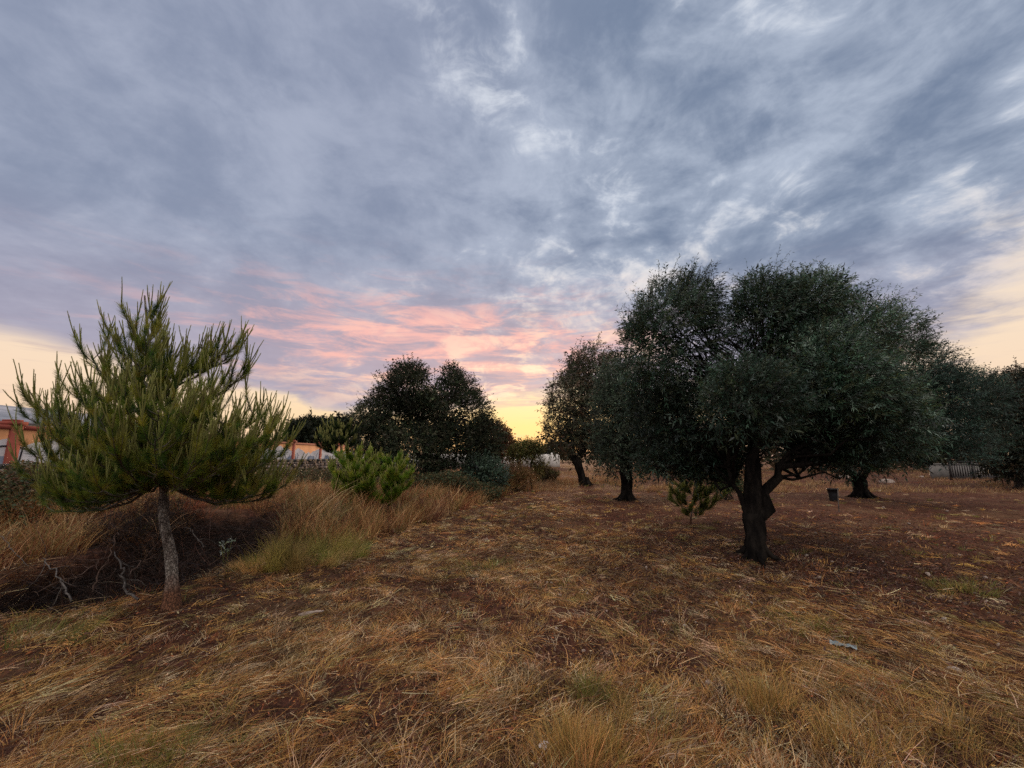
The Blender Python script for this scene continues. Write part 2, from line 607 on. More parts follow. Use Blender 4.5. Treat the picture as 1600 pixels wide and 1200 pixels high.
m, n = base_mat('red_earth')
pos = n.n('ShaderNodeNewGeometry').outputs['Position']
a1 = n.noise(pos, 9.0, 8, .65)
a2 = n.noise(pos, .55, 5, .6)
a3 = n.noise(pos, 38.0, 5, .7)
earth = n.mix(n.ss(a1, .35, .68), (.022, .009, .006), (.085, .032, .020))
sxy = n.n('ShaderNodeSeparateXYZ'); n.put(sxy.inputs[0], pos)
redside = n.ss(n.m('ADD', n.m('ADD', sxy.outputs[0], n.m('MULTIPLY', n.m('SUBTRACT', sxy.outputs[1], 7.0), .25)), n.m('MULTIPLY', a2, 2.0)), 1.2, 4.5)
earth = n.mix(redside, earth, n.mix(n.ss(a1, .35, .68), (.034, .012, .007), (.115, .040, .022)))
earth = n.mix(n.ss(a2, .45, .68, 0, .45), earth, (.16, .09, .045))
litter = n.noise(n.vm('MULTIPLY', pos, (26, 7, 20)), 1.6, 4, .7, .6)
earth = n.mix(n.ss(litter, .56, .72, 0, .6), earth, (.24, .14, .065))
earth = n.mix(n.ss(a3, .64, .78, 0, .6), earth, (.30, .22, .17))
at_ = n.n('ShaderNodeAttribute', attribute_name='tint')
sepc = n.n('ShaderNodeSeparateColor')
n.put(sepc.inputs[0], at_.outputs['Color'])
earth = n.mix(sepc.outputs[0], earth, (.014, .010, .008))      # shade of the hollow and bank face painted into the earth
p = n.n('ShaderNodeBsdfPrincipled')
n.put(p.inputs['Base Color'], earth)
p.inputs['Roughness'].default_value = .95
p.inputs['Specular IOR Level'].default_value = .1
bn = n.n('ShaderNodeBump')
bn.inputs['Strength'].default_value = .8
bn.inputs['Distance'].default_value = .04
n.put(bn.inputs['Height'], n.m('ADD', a1, n.m('MULTIPLY', a3, .35)))
n.t.links.new(bn.outputs[0], p.inputs['Normal'])
o = n.n('ShaderNodeOutputMaterial')
n.t.links.new(p.outputs[0], o.inputs[0])
MAT['earth'] = m
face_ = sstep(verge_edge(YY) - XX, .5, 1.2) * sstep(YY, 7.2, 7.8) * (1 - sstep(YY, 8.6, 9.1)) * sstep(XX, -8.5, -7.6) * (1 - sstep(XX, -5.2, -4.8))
hollow_shade = np.maximum(sstep(ditch(XX, YY), .12, .5), face_).ravel()
gt = np.stack([hollow_shade, hollow_shade, hollow_shade], 1)
ground = mesh_obj('ground', np.stack([XX.ravel(), YY.ravel(), ZZ.ravel()], 1), gf, MAT['earth'], tint=gt, smooth=True)
tag(ground, kind='structure')


# ------------------------------------------------------------------ grass, straw and weeds
GOLD, PALE, RUST, UMBER, OLIVE, GREEN = (.56, .31, .10), (.68, .49, .28), (.36, .13, .050), (.095, .042, .022), (.21, .175, .04), (.12, .155, .032)


def polar(n, r0, r1, amax=64, p=1.0):
    """scatter round the viewer, thinning out with distance"""
    a = np.radians(rng.uniform(-amax, amax, n))
    r = r0 * (r1 / r0) ** (rng.random(n) ** p)
    return np.sin(a) * r, np.cos(a) * r, r


def patch(x, y, s, seed, lo, hi):
    return sstep(fbm(x * s, y * s, seed, 3), lo, hi)


# cut straw lying on the earth, combed along the mowing lines
x, y, r = polar(400000, 1.7, 40, 66)
ve = verge_edge(y)
cover = np.maximum(patch(x, y, .8, 21, .34, .55), .36) * (.35 + .65 * patch(x, y, 4.0, 25, .42, .56))
cover *= 1 - .80 * sstep(x + .25 * (y - 7), 1.6, 5.0)            # barer, redder earth on the olive side
cover *= 1 - sstep(ve - x, -.2, .5) * (y > 6.5)
cover *= 1 - sstep(ditch(x, y), .05, .35)
k = rng.random(len(x)) < cover
x, y, r = x[k], y[k], r[k]
n_ = len(x)
ang = math.pi / 2 + (fbm(x * .5, y * .5, 31, 2) - .5) * 2.6 + rng.normal(size=n_) * .5
ang += np.where(rng.random(n_) < .22, rng.uniform(-1.5, 1.5, n_), 0)
ln = rng.uniform(.04, .26, n_) * (1 + .35 * (fbm(x, y, 8, 2) - .5)) * np.clip(r / 6, .9, 1.25)
dirs = np.stack([np.cos(ang), np.sin(ang), rng.normal(size=n_) * .14 + .05], 1)
lift = rng.random(n_) ** 2 * .085 * (.3 + 1.2 * patch(x, y, 3.2, 29, .4, .65)) + .004
base = np.stack([x, y, H(x, y) + lift], 1)
bend = np.stack([rng.normal(size=n_) * .25, rng.normal(size=n_) * .25, -.10 + rng.normal(size=n_) * .08], 1)
wd = rng.uniform(.0022, .0062, n_) * np.clip(r / 5.5, .8, 2.2)
V, F, per = blades(base, dirs, ln, wd, bend, 2, .4)
old = patch(x, y, 1.4, 77, .35, .65)
col = palette([GOLD, PALE, RUST, UMBER, (.34, .19, .09)], n_, .36, [.26, .17, .15, .24, .18])
col *= (.33 + .55 * old)[:, None]
straw = mesh_obj('straw', V, F, MAT['straw'], tint=np.repeat(col, per, 0))
tag(straw, 'mown straw lying flat over the reddish earth', 'straw', kind='stuff')


# matted wisps: bundles of stalks pressed the same way, arching a little off the ground
x, y, r = polar(15000, 1.5, 24, 66)
ve = verge_edge(y)
k = rng.random(len(x)) < ((x > ve) | (y < 5.0)) * (1 - sstep(ditch(x, y), .03, .25)) * (.12 + .80 * patch(x, y, 1.7, 141, .42, .60)) * (1 - .8 * sstep(x + .25 * (y - 7), 2.0, 5.0))
x, y, r = x[k], y[k], r[k]
nb_ = len(x); T = 26
hd = math.pi / 2 + (fbm(x * .7, y * .7, 131, 2) - .5) * 4.2 + rng.normal(size=nb_) * .35
bl = rng.uniform(.09, .24, nb_)
X = np.repeat(x, T); Y = np.repeat(y, T); RR = np.repeat(r, T); A_ = np.repeat(hd, T)
N_ = len(X)
off = rng.normal(size=(N_, 2)) * .045
ang = A_ + rng.normal(size=N_) * .38
X = X + off[:, 0]; Y = Y + off[:, 1]
d = np.stack([np.cos(ang), np.sin(ang), rng.uniform(.05, .42, N_)], 1)
bd = np.stack([rng.normal(size=N_) * .12, rng.normal(size=N_) * .12, rng.uniform(-.42, -.12, N_)], 1)
V, F, per = blades(np.stack([X, Y, H(X, Y) + rng.random(N_) * .018], 1), d, np.repeat(bl, T) * rng.uniform(.5, 1.2, N_), rng.uniform(.0024, .0056, N_) * np.clip(RR / 5.5, .8, 2.2), bd, 3, .3)
bc = .88 * palette([GOLD, PALE, (.44, .21, .08), (.42, .31, .11)], nb_, .28, [.38, .28, .16, .18])
o = mesh_obj('matted_straw', V, F, MAT['straw'], tint=np.repeat(np.repeat(bc, T, 0) * (1 + .25 * rng.normal(size=(N_, 1))).clip(.35, 1.6), per, 0))
tag(o, 'matted golden wisps of straw pressed flat on the mown strip', 'straw', kind='stuff')


def tufts(n, seedf, h0, h1, per_t, spread, cols, w, clump, wid=(.0022, .0042), lean=.45, sel=None, r1=40, p=1.0, r0=1.7, gust=(.12, 0), amax=66):
    x, y, r = polar(n, r0, r1, amax, p)
    prob = seedf(x, y)
    k = rng.random(n) < prob
    x, y, r = x[k], y[k], r[k]
    m_ = len(x)
    tc_ = palette(cols, m_, .15, w)
    th = rng.uniform(h0, h1, m_)
    X = np.repeat(x, per_t); Y = np.repeat(y, per_t); RR = np.repeat(r, per_t)
    N_ = len(X)
    sp_ = spread * np.sqrt(rng.random(N_))
    a = rng.uniform(0, 2 * math.pi, N_)
    bx, by = X + np.cos(a) * sp_, Y + np.sin(a) * sp_
    base = np.stack([bx, by, H(bx, by) - .01], 1)
    out = lean * (sp_ / spread)
    d = np.stack([np.cos(a) * out + rng.normal(size=N_) * .16 + gust[0], np.sin(a) * out + rng.normal(size=N_) * .16 + gust[1], np.ones(N_)], 1)
    L = np.repeat(th, per_t) * rng.uniform(.45, 1.1, N_)
    bend = np.stack([np.cos(a) * .3 + rng.normal(size=N_) * .18 + gust[0], np.sin(a) * .3 + rng.normal(size=N_) * .18, -.28 * rng.random(N_)], 1)
    W = rng.uniform(*wid, N_) * np.clip(RR / 4.5, .8, 5)
    V, F, per = blades(base, d, L, W, bend, 3, .15)
    col = np.repeat(tc_, per_t, 0) * (1 + .2 * rng.normal(size=(N_, 1))).clip(.4, 1.7)
    return V, F, np.repeat(col, per, 0)


def mown(x, y):
    ve = verge_edge(y)
    return ((x > ve - .1) | (y < 5.0)) * (1 - sstep(ditch(x, y), .03, .25))


# stubble standing in clumps on the mown strip
B = Bag()
for a_ in (
    tufts(9500, lambda x, y: mown(x, y) * patch(x, y, 1.7, 41, .47, .60) * (1 - .75 * sstep(x + .25 * (y - 7), 2.6, 6)), .05, .15, 15, .06,
          [GOLD, PALE, RUST, (.33, .17, .07)], [.4, .2, .25, .15], .3, r1=26),
):
    if a_: B.add(*a_)
def lower_band(x, y):
    return (np.hypot(x, y) < 4.2) * mown(x, y) * (.04 + .7 * patch(x, y, 2.2, 49, .47, .60))
B.add(*tufts(1000, lower_band, .08, .21, 20, .06, [GOLD, (.34, .19, .08), PALE], [.5, .3, .2], .3, r1=4.4, lean=.4, wid=(.0025, .0055)))
o = B.build('dry_grass', MAT['straw'])
tag(o, 'short golden stubble standing in clumps on the mown strip', 'grass', kind='stuff')

# yellow green tufts among the straw
B = Bag()
B.add(*tufts(2600, lambda x, y: mown(x, y) * patch(x, y, .7, 61, .5, .68), .05, .15, 24, .07, [OLIVE, GREEN, (.24, .18, .06)], [.5, .15, .35], .3, r1=22, lean=.6))


def spot(cx, cy, rad):
    return lambda x, y: np.exp(-((x - cx) ** 2 + (y - cy) ** 2) / (2 * rad * rad))


for (px, py, rad, n_, h_) in ((900, 1180, .10, 900, .22), (925, 1090, .07, 700, .15), (1190, 1100, .07, 500, .24), (240, 1185, .16, 900, .15),
                              (1240, 975, .16, 500, .12), (1505, 925, .2, 500, .14), (1470, 1165, .22, 900, .16), (1330, 1165, .14, 600, .2),
                              (20, 1010, .35, 700, .20), (1000, 1130, .1, 400, .16), (760, 890, .2, 500, .15)):
    g = G(px, min(py, 1199))
    rr = math.hypot(g.x, g.y)
    m0 = int(n_ / 16)
    xs = g.x + rng.normal(size=m0) * rad; ys = g.y + rng.normal(size=m0) * rad
    T = 18
    X = np.repeat(xs, T) + rng.normal(size=m0 * T) * .03; Y = np.repeat(ys, T) + rng.normal(size=m0 * T) * .03
    N_ = len(X)
    dv = np.stack([(X - g.x) * 2 + rng.normal(size=N_) * .2, (Y - g.y) * 2 + rng.normal(size=N_) * .2, np.ones(N_)], 1)
    V, F, per = blades(np.stack([X, Y, H(X, Y) - .01], 1), dv, h_ * rng.uniform(.5, 1.15, N_), rng.uniform(.002, .0036, N_) * max(1, rr / 4),
                       np.stack([rng.normal(size=N_) * .2, rng.normal(size=N_) * .2, -.25 * rng.random(N_)], 1), 3, .15)
    cset = [OLIVE, GREEN, (.26, .19, .06)] if px in (925, 240, 1240, 1505, 20, 760) else [(.36, .24, .08), (.28, .2, .06), GOLD]
    B.add(V, F, np.repeat(palette(cset, N_, .2), per, 0))
o = B.build('green_grass', MAT['straw'])
tag(o, 'small yellow green grass tufts growing through the straw', 'grass', kind='stuff')

# the long green mound of grass at the edge of the hollow
g = G(470, 882)
N_ = 9500
tt = rng.random(N_)
mc = rng.integers(0, 46, N_)
tt = (rng.random(46) * 1.15 - .08)[mc]
mx = g.x + (tt - .5) * 1.45 + (rng.normal(size=46) * .08)[mc] + rng.normal(size=N_) * .055
my = g.y + .1 + (tt - .5) * .5 + (rng.normal(size=46) * .30)[mc] + rng.normal(size=N_) * .06
hh = .58 * (1 - .5 * (2 * tt - 1) ** 2).clip(.3, 1) * rng.uniform(.25, 1.15, N_) * rng.uniform(.3, 1.15, 46)[mc]
dv = np.stack([(mx - g.x) * .35 + rng.normal(size=N_) * .22, (my - g.y) * .6 + rng.normal(size=N_) * .2, np.ones(N_)], 1)
V, F, per = blades(np.stack([mx, my, H(mx, my) - .02], 1), dv, hh, rng.uniform(.003, .0055, N_), np.stack([rng.normal(size=N_) * .25 + .1, rng.normal(size=N_) * .25, -.3 * rng.random(N_)], 1), 3, .12)
o = mesh_obj('grass_mound', V, F, MAT['straw'], tint=np.repeat(palette([(.27, .21, .05), (.20, .20, .04), (.48, .32, .11), (.15, .18, .035)], 46, .25, [.35, .15, .38, .12])[mc] * (1 + .3 * rng.normal(size=(N_, 1))).clip(.4, 1.7), per, 0))
tag(o, 'rounded mound of olive green grass beside the dark hollow', 'grass', kind='stuff')

# tall dry grass of the verge
def tall(x, y):
    ve = verge_edge(y)
    k = sstep(ve - x, .0, .35) * (y > 7.9) + ((x < -6.9) & (y > 4.6)) * sstep(-x, 6.9, 7.3) + ((x < ve + .1) & (x > -4.6) & (y > 7.6)) * .6
    d = ditch(x, y)
    return np.clip(k, 0, 1) * (1 - sstep(d, .05, .3)) * (1 - ((y < 7.95) & (x > -6.5) & (x < -4.9) & (y > 6))) * (.35 + .65 * patch(x, y, .6, 91, .35, .55)) * (x > -12.5) * (np.hypot(x - (-3.9), y - 7.0) > .8)


B = Bag()
tc_cols = [(.32, .14, .055), (.42, .23, .09), (.24, .08, .035), (.13, .055, .028), (.44, .28, .13), (.17, .14, .04)]
B.add(*tufts(15000, tall, .38, .72, 20, .14, tc_cols, [.2, .24, .12, .12, .16, .16], .3, wid=(.003, .0055), r1=40, r0=4.5, lean=.25, gust=(.08, -.05), amax=68))
# rusty stems that lean over the rim of the hollow
def rim(x, y):
    d = ditch(x, y)
    return (d > .03) * (d < .45) * (x < -6.25) * 1.0
B.add(*tufts(9000, rim, .25, .55, 18, .08, [(.24, .10, .045), (.16, .07, .035), (.30, .16, .07)], [.4, .35, .25], .3, wid=(.003, .005), r1=11, r0=4.5, lean=.7, gust=(.1, -.35), amax=68))
def rim2(x, y):
    d = ditch(x, y)
    return (d > .02) * (d < .35) * ((y < 6.0) | (x > -4.6)) * .8
B.add(*tufts(9000, rim2, .10, .28, 14, .07, [GOLD, OLIVE, RUST, PALE], [.35, .2, .3, .15], .3, wid=(.0025, .004), r1=10, r0=3.5, lean=.8, gust=(-.3, .1), amax=68))
# green and grey weeds mixed into the dry stand
B.add(*tufts(2600, lambda x, y: tall(x, y) * patch(x, y, .9, 171, .48, .62), .25, .55, 16, .16, [(.13, .15, .04), (.09, .12, .04), (.20, .20, .10)], [.4, .3, .3], .5, wid=(.004, .008), r1=30, r0=4.5, lean=.5, amax=68))
# seed heads standing above the rest
B.add(*tufts(2600, tall, .62, .95, 4, .08, [(.50, .36, .18), (.40, .22, .10)], [.5, .5], .3, wid=(.004, .006), r1=30, r0=4.5, lean=.25, amax=68))
o = B.build('tall_grass', MAT['straw'])
tag(o, 'tall rust brown dry grass along the left verge', 'grass', kind='stuff')

# paler rough grass between the far trees
B = Bag()
def far_rough(x, y):
    return ((y > 19) & (x > verge_edge(y) + .5)) * patch(x, y, .25, 71, .40, .60)
B.add(*tufts(16000, far_rough, .12, .34, 12, .3, [(.30, .17, .075), (.36, .24, .11), (.22, .11, .05)], [.4, .3, .3], .3, wid=(.003, .005), r1=70, r0=18, lean=.4, amax=66))
o = B.build('far_grass', MAT['straw'])
tag(o, 'pale rough grass on the ground behind the olive trees', 'grass', kind='stuff')


# leafy weeds: brambles below the dry stone wall and at the foot of the dark tree
def leafmass(n, fx, hfun, size, cols, w=None, up=.3):
    x, y = fx(n)
    h = hfun(x, y)
    z = H(x, y) + h * np.sqrt(rng.random(len(x))) * (.5 + .7 * fbm(x * 1.3, y * 1.3, 19, 3))
    d = rng.normal(size=(len(x), 3)); d[:, 2] = d[:, 2] * .5 + up
    r = np.hypot(x, y)
    L = rng.uniform(.6, 1.3, len(x)) * size
    V, F, per = leaves(np.stack([x, y, z], 1), d, L, L * .55)
    patchy = (.55 + .9 * fbm(x * 2.2, y * 2.2, 23, 3))[:, None]
    return V, F, np.repeat(palette(cols, len(x), .25, w) * patchy, per, 0)


B = Bag()
B.add(*leafmass(40000, lambda n: (-9.9 + rng.normal(size=n) * .55, 8 + 22 * rng.random(n) ** 1.2), lambda x, y: 1.02 + 0 * x, .075, [(.05, .065, .03), (.09, .08, .035), (.12, .07, .035)]))
B.add(*leafmass(26000, lambda n: (rng.uniform(-6.3, -.4, n), rng.uniform(15.3, 18.5, n)), lambda x, y: .95 * (1 - .4 * sstep(x, -2.5, -.4)), .07, [(.035, .05, .025), (.06, .075, .035), (.11, .07, .03)]))
o = B.build('undergrowth', MAT['leaf'])
tag(o, 'low tangle of brambles and weeds along the dry stone wall', 'undergrowth', kind='stuff')

# dead brush filling the hollow
B = Bag()
N_ = 24000
x = rng.uniform(-7.4, -3.9, N_); y = rng.uniform(4.9, 8.8, N_)
k = (ditch(x, y) > .07) | ((y > 7.4) & (x < -4.85) & (rng.random(N_) < .9))
x, y = x[k], y[k]
N_ = len(x)
z = H(x, y) + rng.random(N_) * (.25 + .3 * sstep(y, 6.8, 8.0) * (1 - sstep(y, 8.3, 8.8)))
dv = rng.normal(size=(N_, 3)) * (1, 1, .6)
V, F, per = blades(np.stack([x, y, z], 1), dv, rng.uniform(.12, .6, N_), rng.uniform(.003, .008, N_), rng.normal(size=(N_, 3)) * .3, 3, .3)
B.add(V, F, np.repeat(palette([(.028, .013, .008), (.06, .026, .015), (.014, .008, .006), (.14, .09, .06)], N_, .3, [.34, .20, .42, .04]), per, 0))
o = B.build('dead_brush', MAT['straw'])
tag(o, 'dark dead brushwood tangled in the hollow beside the young pine', 'brushwood', kind='stuff')

# short crumbs of chaff all over the mown strip
x, y, r = polar(150000, 1.6, 16, 66)
k = rng.random(len(x)) < .6 * mown(x, y) * (1 - .5 * sstep(x + .25 * (y - 7), 1.6, 5.0))
x, y, r = x[k], y[k], r[k]
d = rng.normal(size=(len(x), 3)); d[:, 2] *= .3
L = rng.uniform(.008, .035, len(x)) * np.clip(r / 4, 1, 2)
V, F, per = leaves(np.stack([x, y, H(x, y) + .004 + .02 * rng.random(len(x))], 1), d, L, L * rng.uniform(.15, .4, len(x)), 0)
o = mesh_obj('chaff', V, F, MAT['straw'], tint=np.repeat(palette([GOLD, PALE, RUST, UMBER, (.05, .025, .015)], len(x), .3, [.12, .06, .26, .32, .24]), per, 0))
tag(o, 'chopped straw crumbs sprinkled over the mown strip', 'chaff', kind='stuff')
# clods of earth
x, y, r = polar(9000, 1.7, 14, 66)
k = rng.random(len(x)) < mown(x, y) * patch(x, y, .9, 83, .40, .6)
x, y, r = x[k], y[k], r[k]
ico = np.array([(0, 0, 1), (.89, 0, .45), (.28, .85, .45), (-.72, .53, .45), (-.72, -.53, .45), (.28, -.85, .45), (.72, .53, -.45), (-.28, .85, -.45), (-.89, 0, -.45), (-.28, -.85, -.45), (.72, -.53, -.45), (0, 0, -1)])
icf = np.array([(0, 1, 2), (0, 2, 3), (0, 3, 4), (0, 4, 5), (0, 5, 1), (1, 6, 2), (2, 7, 3), (3, 8, 4), (4, 9, 5), (5, 10, 1), (6, 7, 2), (7, 8, 3), (8, 9, 4), (9, 10, 5), (10, 6, 1), (11, 7, 6), (11, 8, 7), (11, 9, 8), (11, 10, 9), (11, 6, 10)])
sz = rng.uniform(.006, .022, len(x))[:, None, None] * rng.uniform(.7, 1.3, (len(x), 12, 1))
V = np.stack([x, y, H(x, y) + .004], 1)[:, None] + ico[None] * sz * np.array([1.2, 1, .7])
F = (np.arange(len(x)) * 12)[:, None, None] + icf[None]
o = mesh_obj('clods', V.reshape(-1, 3), F.reshape(-1, 3), MAT['straw'], tint=np.repeat(palette([(.12, .045, .028), (.07, .028, .018), (.18, .08, .05)], len(x), .25), 12, 0))
tag(o, 'small clods of red earth between the straw', 'earth clods', kind='stuff')

# leaf litter and clods round the olive trunks
B = Bag()
for (cx, cy, rad, nn) in ((3.7, 6.9, 1.5, 15000), (5.5, 5.8, 2.0, 12000), (2.5, 15.4, 2.0, 4000), (11.5, 16.8, 3.0, 4000), (6.5, 9, 3.0, 9000)):
    x = cx + rng.normal(size=nn) * rad; y = cy + rng.normal(size=nn) * rad * .7
    k = y > 1.5
    x, y = x[k], y[k]; nn = len(x)
    d = rng.normal(size=(nn, 3)); d[:, 2] *= .35
    L = rng.uniform(.025, .06, nn)
    V, F, per = leaves(np.stack([x, y, H(x, y) + .008 + .02 * rng.random(nn)], 1), d, L, L * .34, 0)
    B.add(V, F, np.repeat(palette([(.10, .05, .035), (.055, .028, .02), (.20, .14, .11), (.15, .075, .05)], nn, .3, [.35, .35, .08, .22]), per, 0))
o = B.build('leaf_litter', MAT['straw'])
tag(o, 'dry fallen leaves on the red earth below the olive trees', 'leaf litter', kind='stuff')


# ------------------------------------------------------------------ olive and broadleaf trees
OLIVE_COLS = [(.042, .084, .050), (.068, .115, .078), (.026, .048, .028), (.135, .175, .140), (.062, .080, .036)]


def sprigs(cent, axis, L, nl, ll, lw, cols, w=None, tintmul=None, spread=.75, jit=.2):
    """twigs set with narrow leaves"""
    n = len(cent)
    axis = unit(axis)
    t = np.tile(np.linspace(.05, 1, nl), (n, 1)) + rng.normal(size=(n, nl)) * .04
    ph = np.cumsum(np.full((n, nl), 2.4), 1) + rng.uniform(0, 6.28, (n, 1))
    ref = unit(np.cross(axis, rng.normal(size=(n, 3))))
    ref2 = np.cross(axis, ref)
    rad = np.cos(ph)[..., None] * ref[:, None] + np.sin(ph)[..., None] * ref2[:, None]
    d = axis[:, None] * (1 - .35 * rng.random((n, nl))[..., None]) + rad * spread + rng.normal(size=(n, nl, 3)) * jit
    b = cent[:, None] + axis[:, None] * (L[:, None] * t)[..., None]
    ln = ll * rng.uniform(.6, 1.2, (n, nl))
    V, F, per = leaves(b.reshape(-1, 3), d.reshape(-1, 3), ln.ravel(), ln.ravel() * lw)
    c = palette(cols, n, .22, w)
    if tintmul is not None: c = c * tintmul[:, None]
    c = np.repeat(c, nl, 0) * (1 + .15 * rng.normal(size=(n * nl, 1))).clip(.5, 1.6)
    return V, F, np.repeat(c, per, 0)


def lobe_pts(lobes, n, shell=.62, low_cut=-.75):
    """points in the outer layer of several ellipsoids; lobes: (centre, (rx, ry, rz), weight)"""
    P_, D_, I_ = [], [], []
    ws = np.array([l[2] for l in lobes], float); ws /= ws.sum()
    for i, (c, rr, _) in enumerate(lobes):
        k = max(8, int(n * ws[i]))
        d = unit(rng.normal(size=(int(k * 1.35), 3)))
        d = d[d[:, 2] > low_cut][:k]
        bump = 1 + .30 * (fbm(d[:, 0] * 2.6 + i * 7.3, d[:, 2] * 2.6 + d[:, 1] * 2.1, 50 + i, 3) - .5) * 2
        bump += .22 * (vnoise(d[:, 0] * 7 + i * 3.1, d[:, 2] * 7 + d[:, 1] * 5, 80 + i) ** 3)
        q_ = (shell + (1 - shell) * rng.random(len(d)) ** .7) * bump
        P_.append(np.array(c) + d * np.array(rr) * q_[:, None])
        D_.append(d); I_.append(np.full(len(d), i))
    return np.concatenate(P_), np.concatenate(D_), np.concatenate(I_)


def broad_tree(name, label, cat, base, trunk_r, lobes, n_sprig, leaf=(.055, .2), nl=16, sl=.22, cols=OLIVE_COLS, bark='bark_olive',
               fork_h=.8, mains=None, group=None, wind=(.45, 0, .42), seg=14, inner=.25, holes=.0, lean=(0, 0), tones=None, shell=.55, sprays=.03):
    root = empty(name, base)
    bx, by, bz = base
    tb = Bag()
    fork = np.array((bx + lean[0], by + lean[1], bz + fork_h))
    f = 8
    pts = [np.array((bx, by, bz - .15)) * (1 - t) + fork * t + rng.normal(size=3) * .02 * (0 < t < 1) for t in np.linspace(0, 1, f)]
    rad = [trunk_r * (1.45 - .5 * min(1, t * 3) + .12 * t) for t in np.linspace(0, 1, f)]
    tb.tube(pts, rad, seg, .10, cap=True)
    if seg >= 12:                                   # root flare
        a0 = rng.uniform(0, 6.28)
        for kk in range(6):
            a_ = a0 + kk * 1.047 + rng.normal() * .2
            ro = trunk_r * rng.uniform(2.0, 3.4)
            rp = [(bx + math.cos(a_) * q_ * ro, by + math.sin(a_) * q_ * ro, bz + h_) for q_, h_ in ((.12, trunk_r * 1.9), (.28, trunk_r * .9), (.5, trunk_r * .28), (1.0, -.06))]
            tb.tube(rp, [trunk_r * .42, trunk_r * .42, trunk_r * .30, trunk_r * .1], 8, .1)
    tips = []
    if mains is None:
        mains = []
        for c, rr, w in lobes[:5]:
            mains.append((np.array(c), trunk_r * .5))
    for tgt, r0 in mains:
        tgt = np.array(tgt, float)
        st = fork + np.array([0, 0, -.12 - .1 * rng.random()])
        pp = path(st, tgt, 8, jit=.035)
        # leave the trunk steeply, then spread
        tt = np.linspace(0, 1, 8)
        pp[:, 2] += np.sin(tt * math.pi) * .10 * np.linalg.norm(tgt - st)
        tb.tube(pp, r0 * (1 - .8 * tt), 9, .08)
        tips.append(pp)
    part(tb, 'trunk', MAT[bark], root, smooth=True)
    bb = Bag()
    for c, rr, w in lobes:
        c = np.array(c)
        for _ in range(7):
            pp0 = tips[int(np.argmin([np.linalg.norm(q[-1] - c) for q in tips]))]
            s0 = pp0[rng.integers(3, 8)]
            e0 = c + unit(rng.normal(size=3)) * np.array(rr) * .75
            L_ = np.linalg.norm(e0 - s0)
            pp = path(s0, e0, 6, jit=.05)
            bb.tube(pp, trunk_r * .16 * (1 - .85 * np.linspace(0, 1, 6)) + .004, 5)
    part(bb, 'branches', MAT[bark], root, smooth=True)
    P_, D_, I_ = lobe_pts(lobes, n_sprig, shell)
    ax = D_ * .8 + np.array(wind) + rng.normal(size=P_.shape) * .38
    # depth shading put into leaf tints by clump and lobe, and gaps
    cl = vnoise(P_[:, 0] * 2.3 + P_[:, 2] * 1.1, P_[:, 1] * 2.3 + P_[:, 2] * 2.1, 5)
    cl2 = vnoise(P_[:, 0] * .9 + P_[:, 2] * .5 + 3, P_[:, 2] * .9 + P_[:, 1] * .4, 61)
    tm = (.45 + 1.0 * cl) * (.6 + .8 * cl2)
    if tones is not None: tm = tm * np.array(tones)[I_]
    g_ = vnoise(P_[:, 0] * 1.7 + 9 + P_[:, 1] * .8, P_[:, 2] * 1.7, 33)
    keep = g_ > holes * rng.uniform(.8, 1.2, len(g_))
    P_, ax, tm = P_[keep], ax[keep], tm[keep]
    cb = Bag()
    Ls = np.full(len(P_), sl) * rng.uniform(.6, 1.4, len(P_)) * np.where(rng.random(len(P_)) < sprays, 1.9, 1.0)
    V, F, per = blades(P_ - unit(ax) * .06, ax, Ls * 1.05 + .06, np.full(len(P_), leaf[0] * .07 + .002), np.zeros((len(P_), 3)), 1, .4)
    cb.add(V, F, np.array([.035, .028, .020]))
    cb.add(*sprigs(P_, ax, Ls, nl, leaf[0], leaf[1], cols, None, tm))
    # sparse leaves deeper inside, inner shade put into their tint, so the crown is not hollow
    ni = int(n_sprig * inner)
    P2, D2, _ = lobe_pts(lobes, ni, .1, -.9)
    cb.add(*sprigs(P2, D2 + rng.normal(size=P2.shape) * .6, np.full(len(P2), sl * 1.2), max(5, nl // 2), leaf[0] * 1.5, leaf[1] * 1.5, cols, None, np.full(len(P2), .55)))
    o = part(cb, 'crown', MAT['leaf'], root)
    tag(root, label, cat, group)
    return root


def lobe(px, py, rx, ry, Y, w=1.0, depth=None):
    """an ellipsoid of foliage: centre by line of sight at distance Y, sizes in metres from its apparent size"""
    c = at(px, py, Y)
    zc = c.y * cp + (c.z - CAM_Z) * sp
    k = zc / FPX
    # wide lens: things off axis look wider, so take the width along the view
    ax_ = rx * k; az_ = ry * k
    if depth is None: depth = (ax_ + az_) * .5
    return (tuple(c), (ax_, depth, az_), w * rx * ry)


OG = 'olive trees of the grove'
gb = G(1183, 872)
L1 = [lobe(1050, 530, 72, 100, 7.5), lobe(1010, 560, 42, 75, 7.7), lobe(1086, 472, 32, 46, 7.3),
      lobe(1203, 510, 60, 68, 7.2), lobe(1258, 485, 56, 54, 7.2), lobe(1320, 530, 68, 66, 7.4), lobe(1395, 530, 36, 52, 7.8),
      lobe(1170, 628, 66, 72, 6.1), lobe(1090, 650, 70, 80, 7.6), lobe(1240, 600, 80, 80, 7.4), lobe(1310, 610, 82, 75, 6.4), lobe(1290, 560, 60, 50, 6.5),
      lobe(1370, 660, 62, 70, 6.6), lobe(1290, 690, 52, 46, 7.0), lobe(1190, 468, 38, 42, 7.0), lobe(1100, 715, 50, 36, 7.6), lobe(1270, 470, 45, 40, 6.9), lobe(1215, 640, 90, 60, 8.4), lobe(1330, 720, 42, 28, 6.8), lobe(1070, 715, 60, 34, 8.2), lobe(1140, 705, 50, 30, 8.6), lobe(1270, 708, 50, 24, 8.8), lobe(1030, 650, 46, 80, 8.0)]
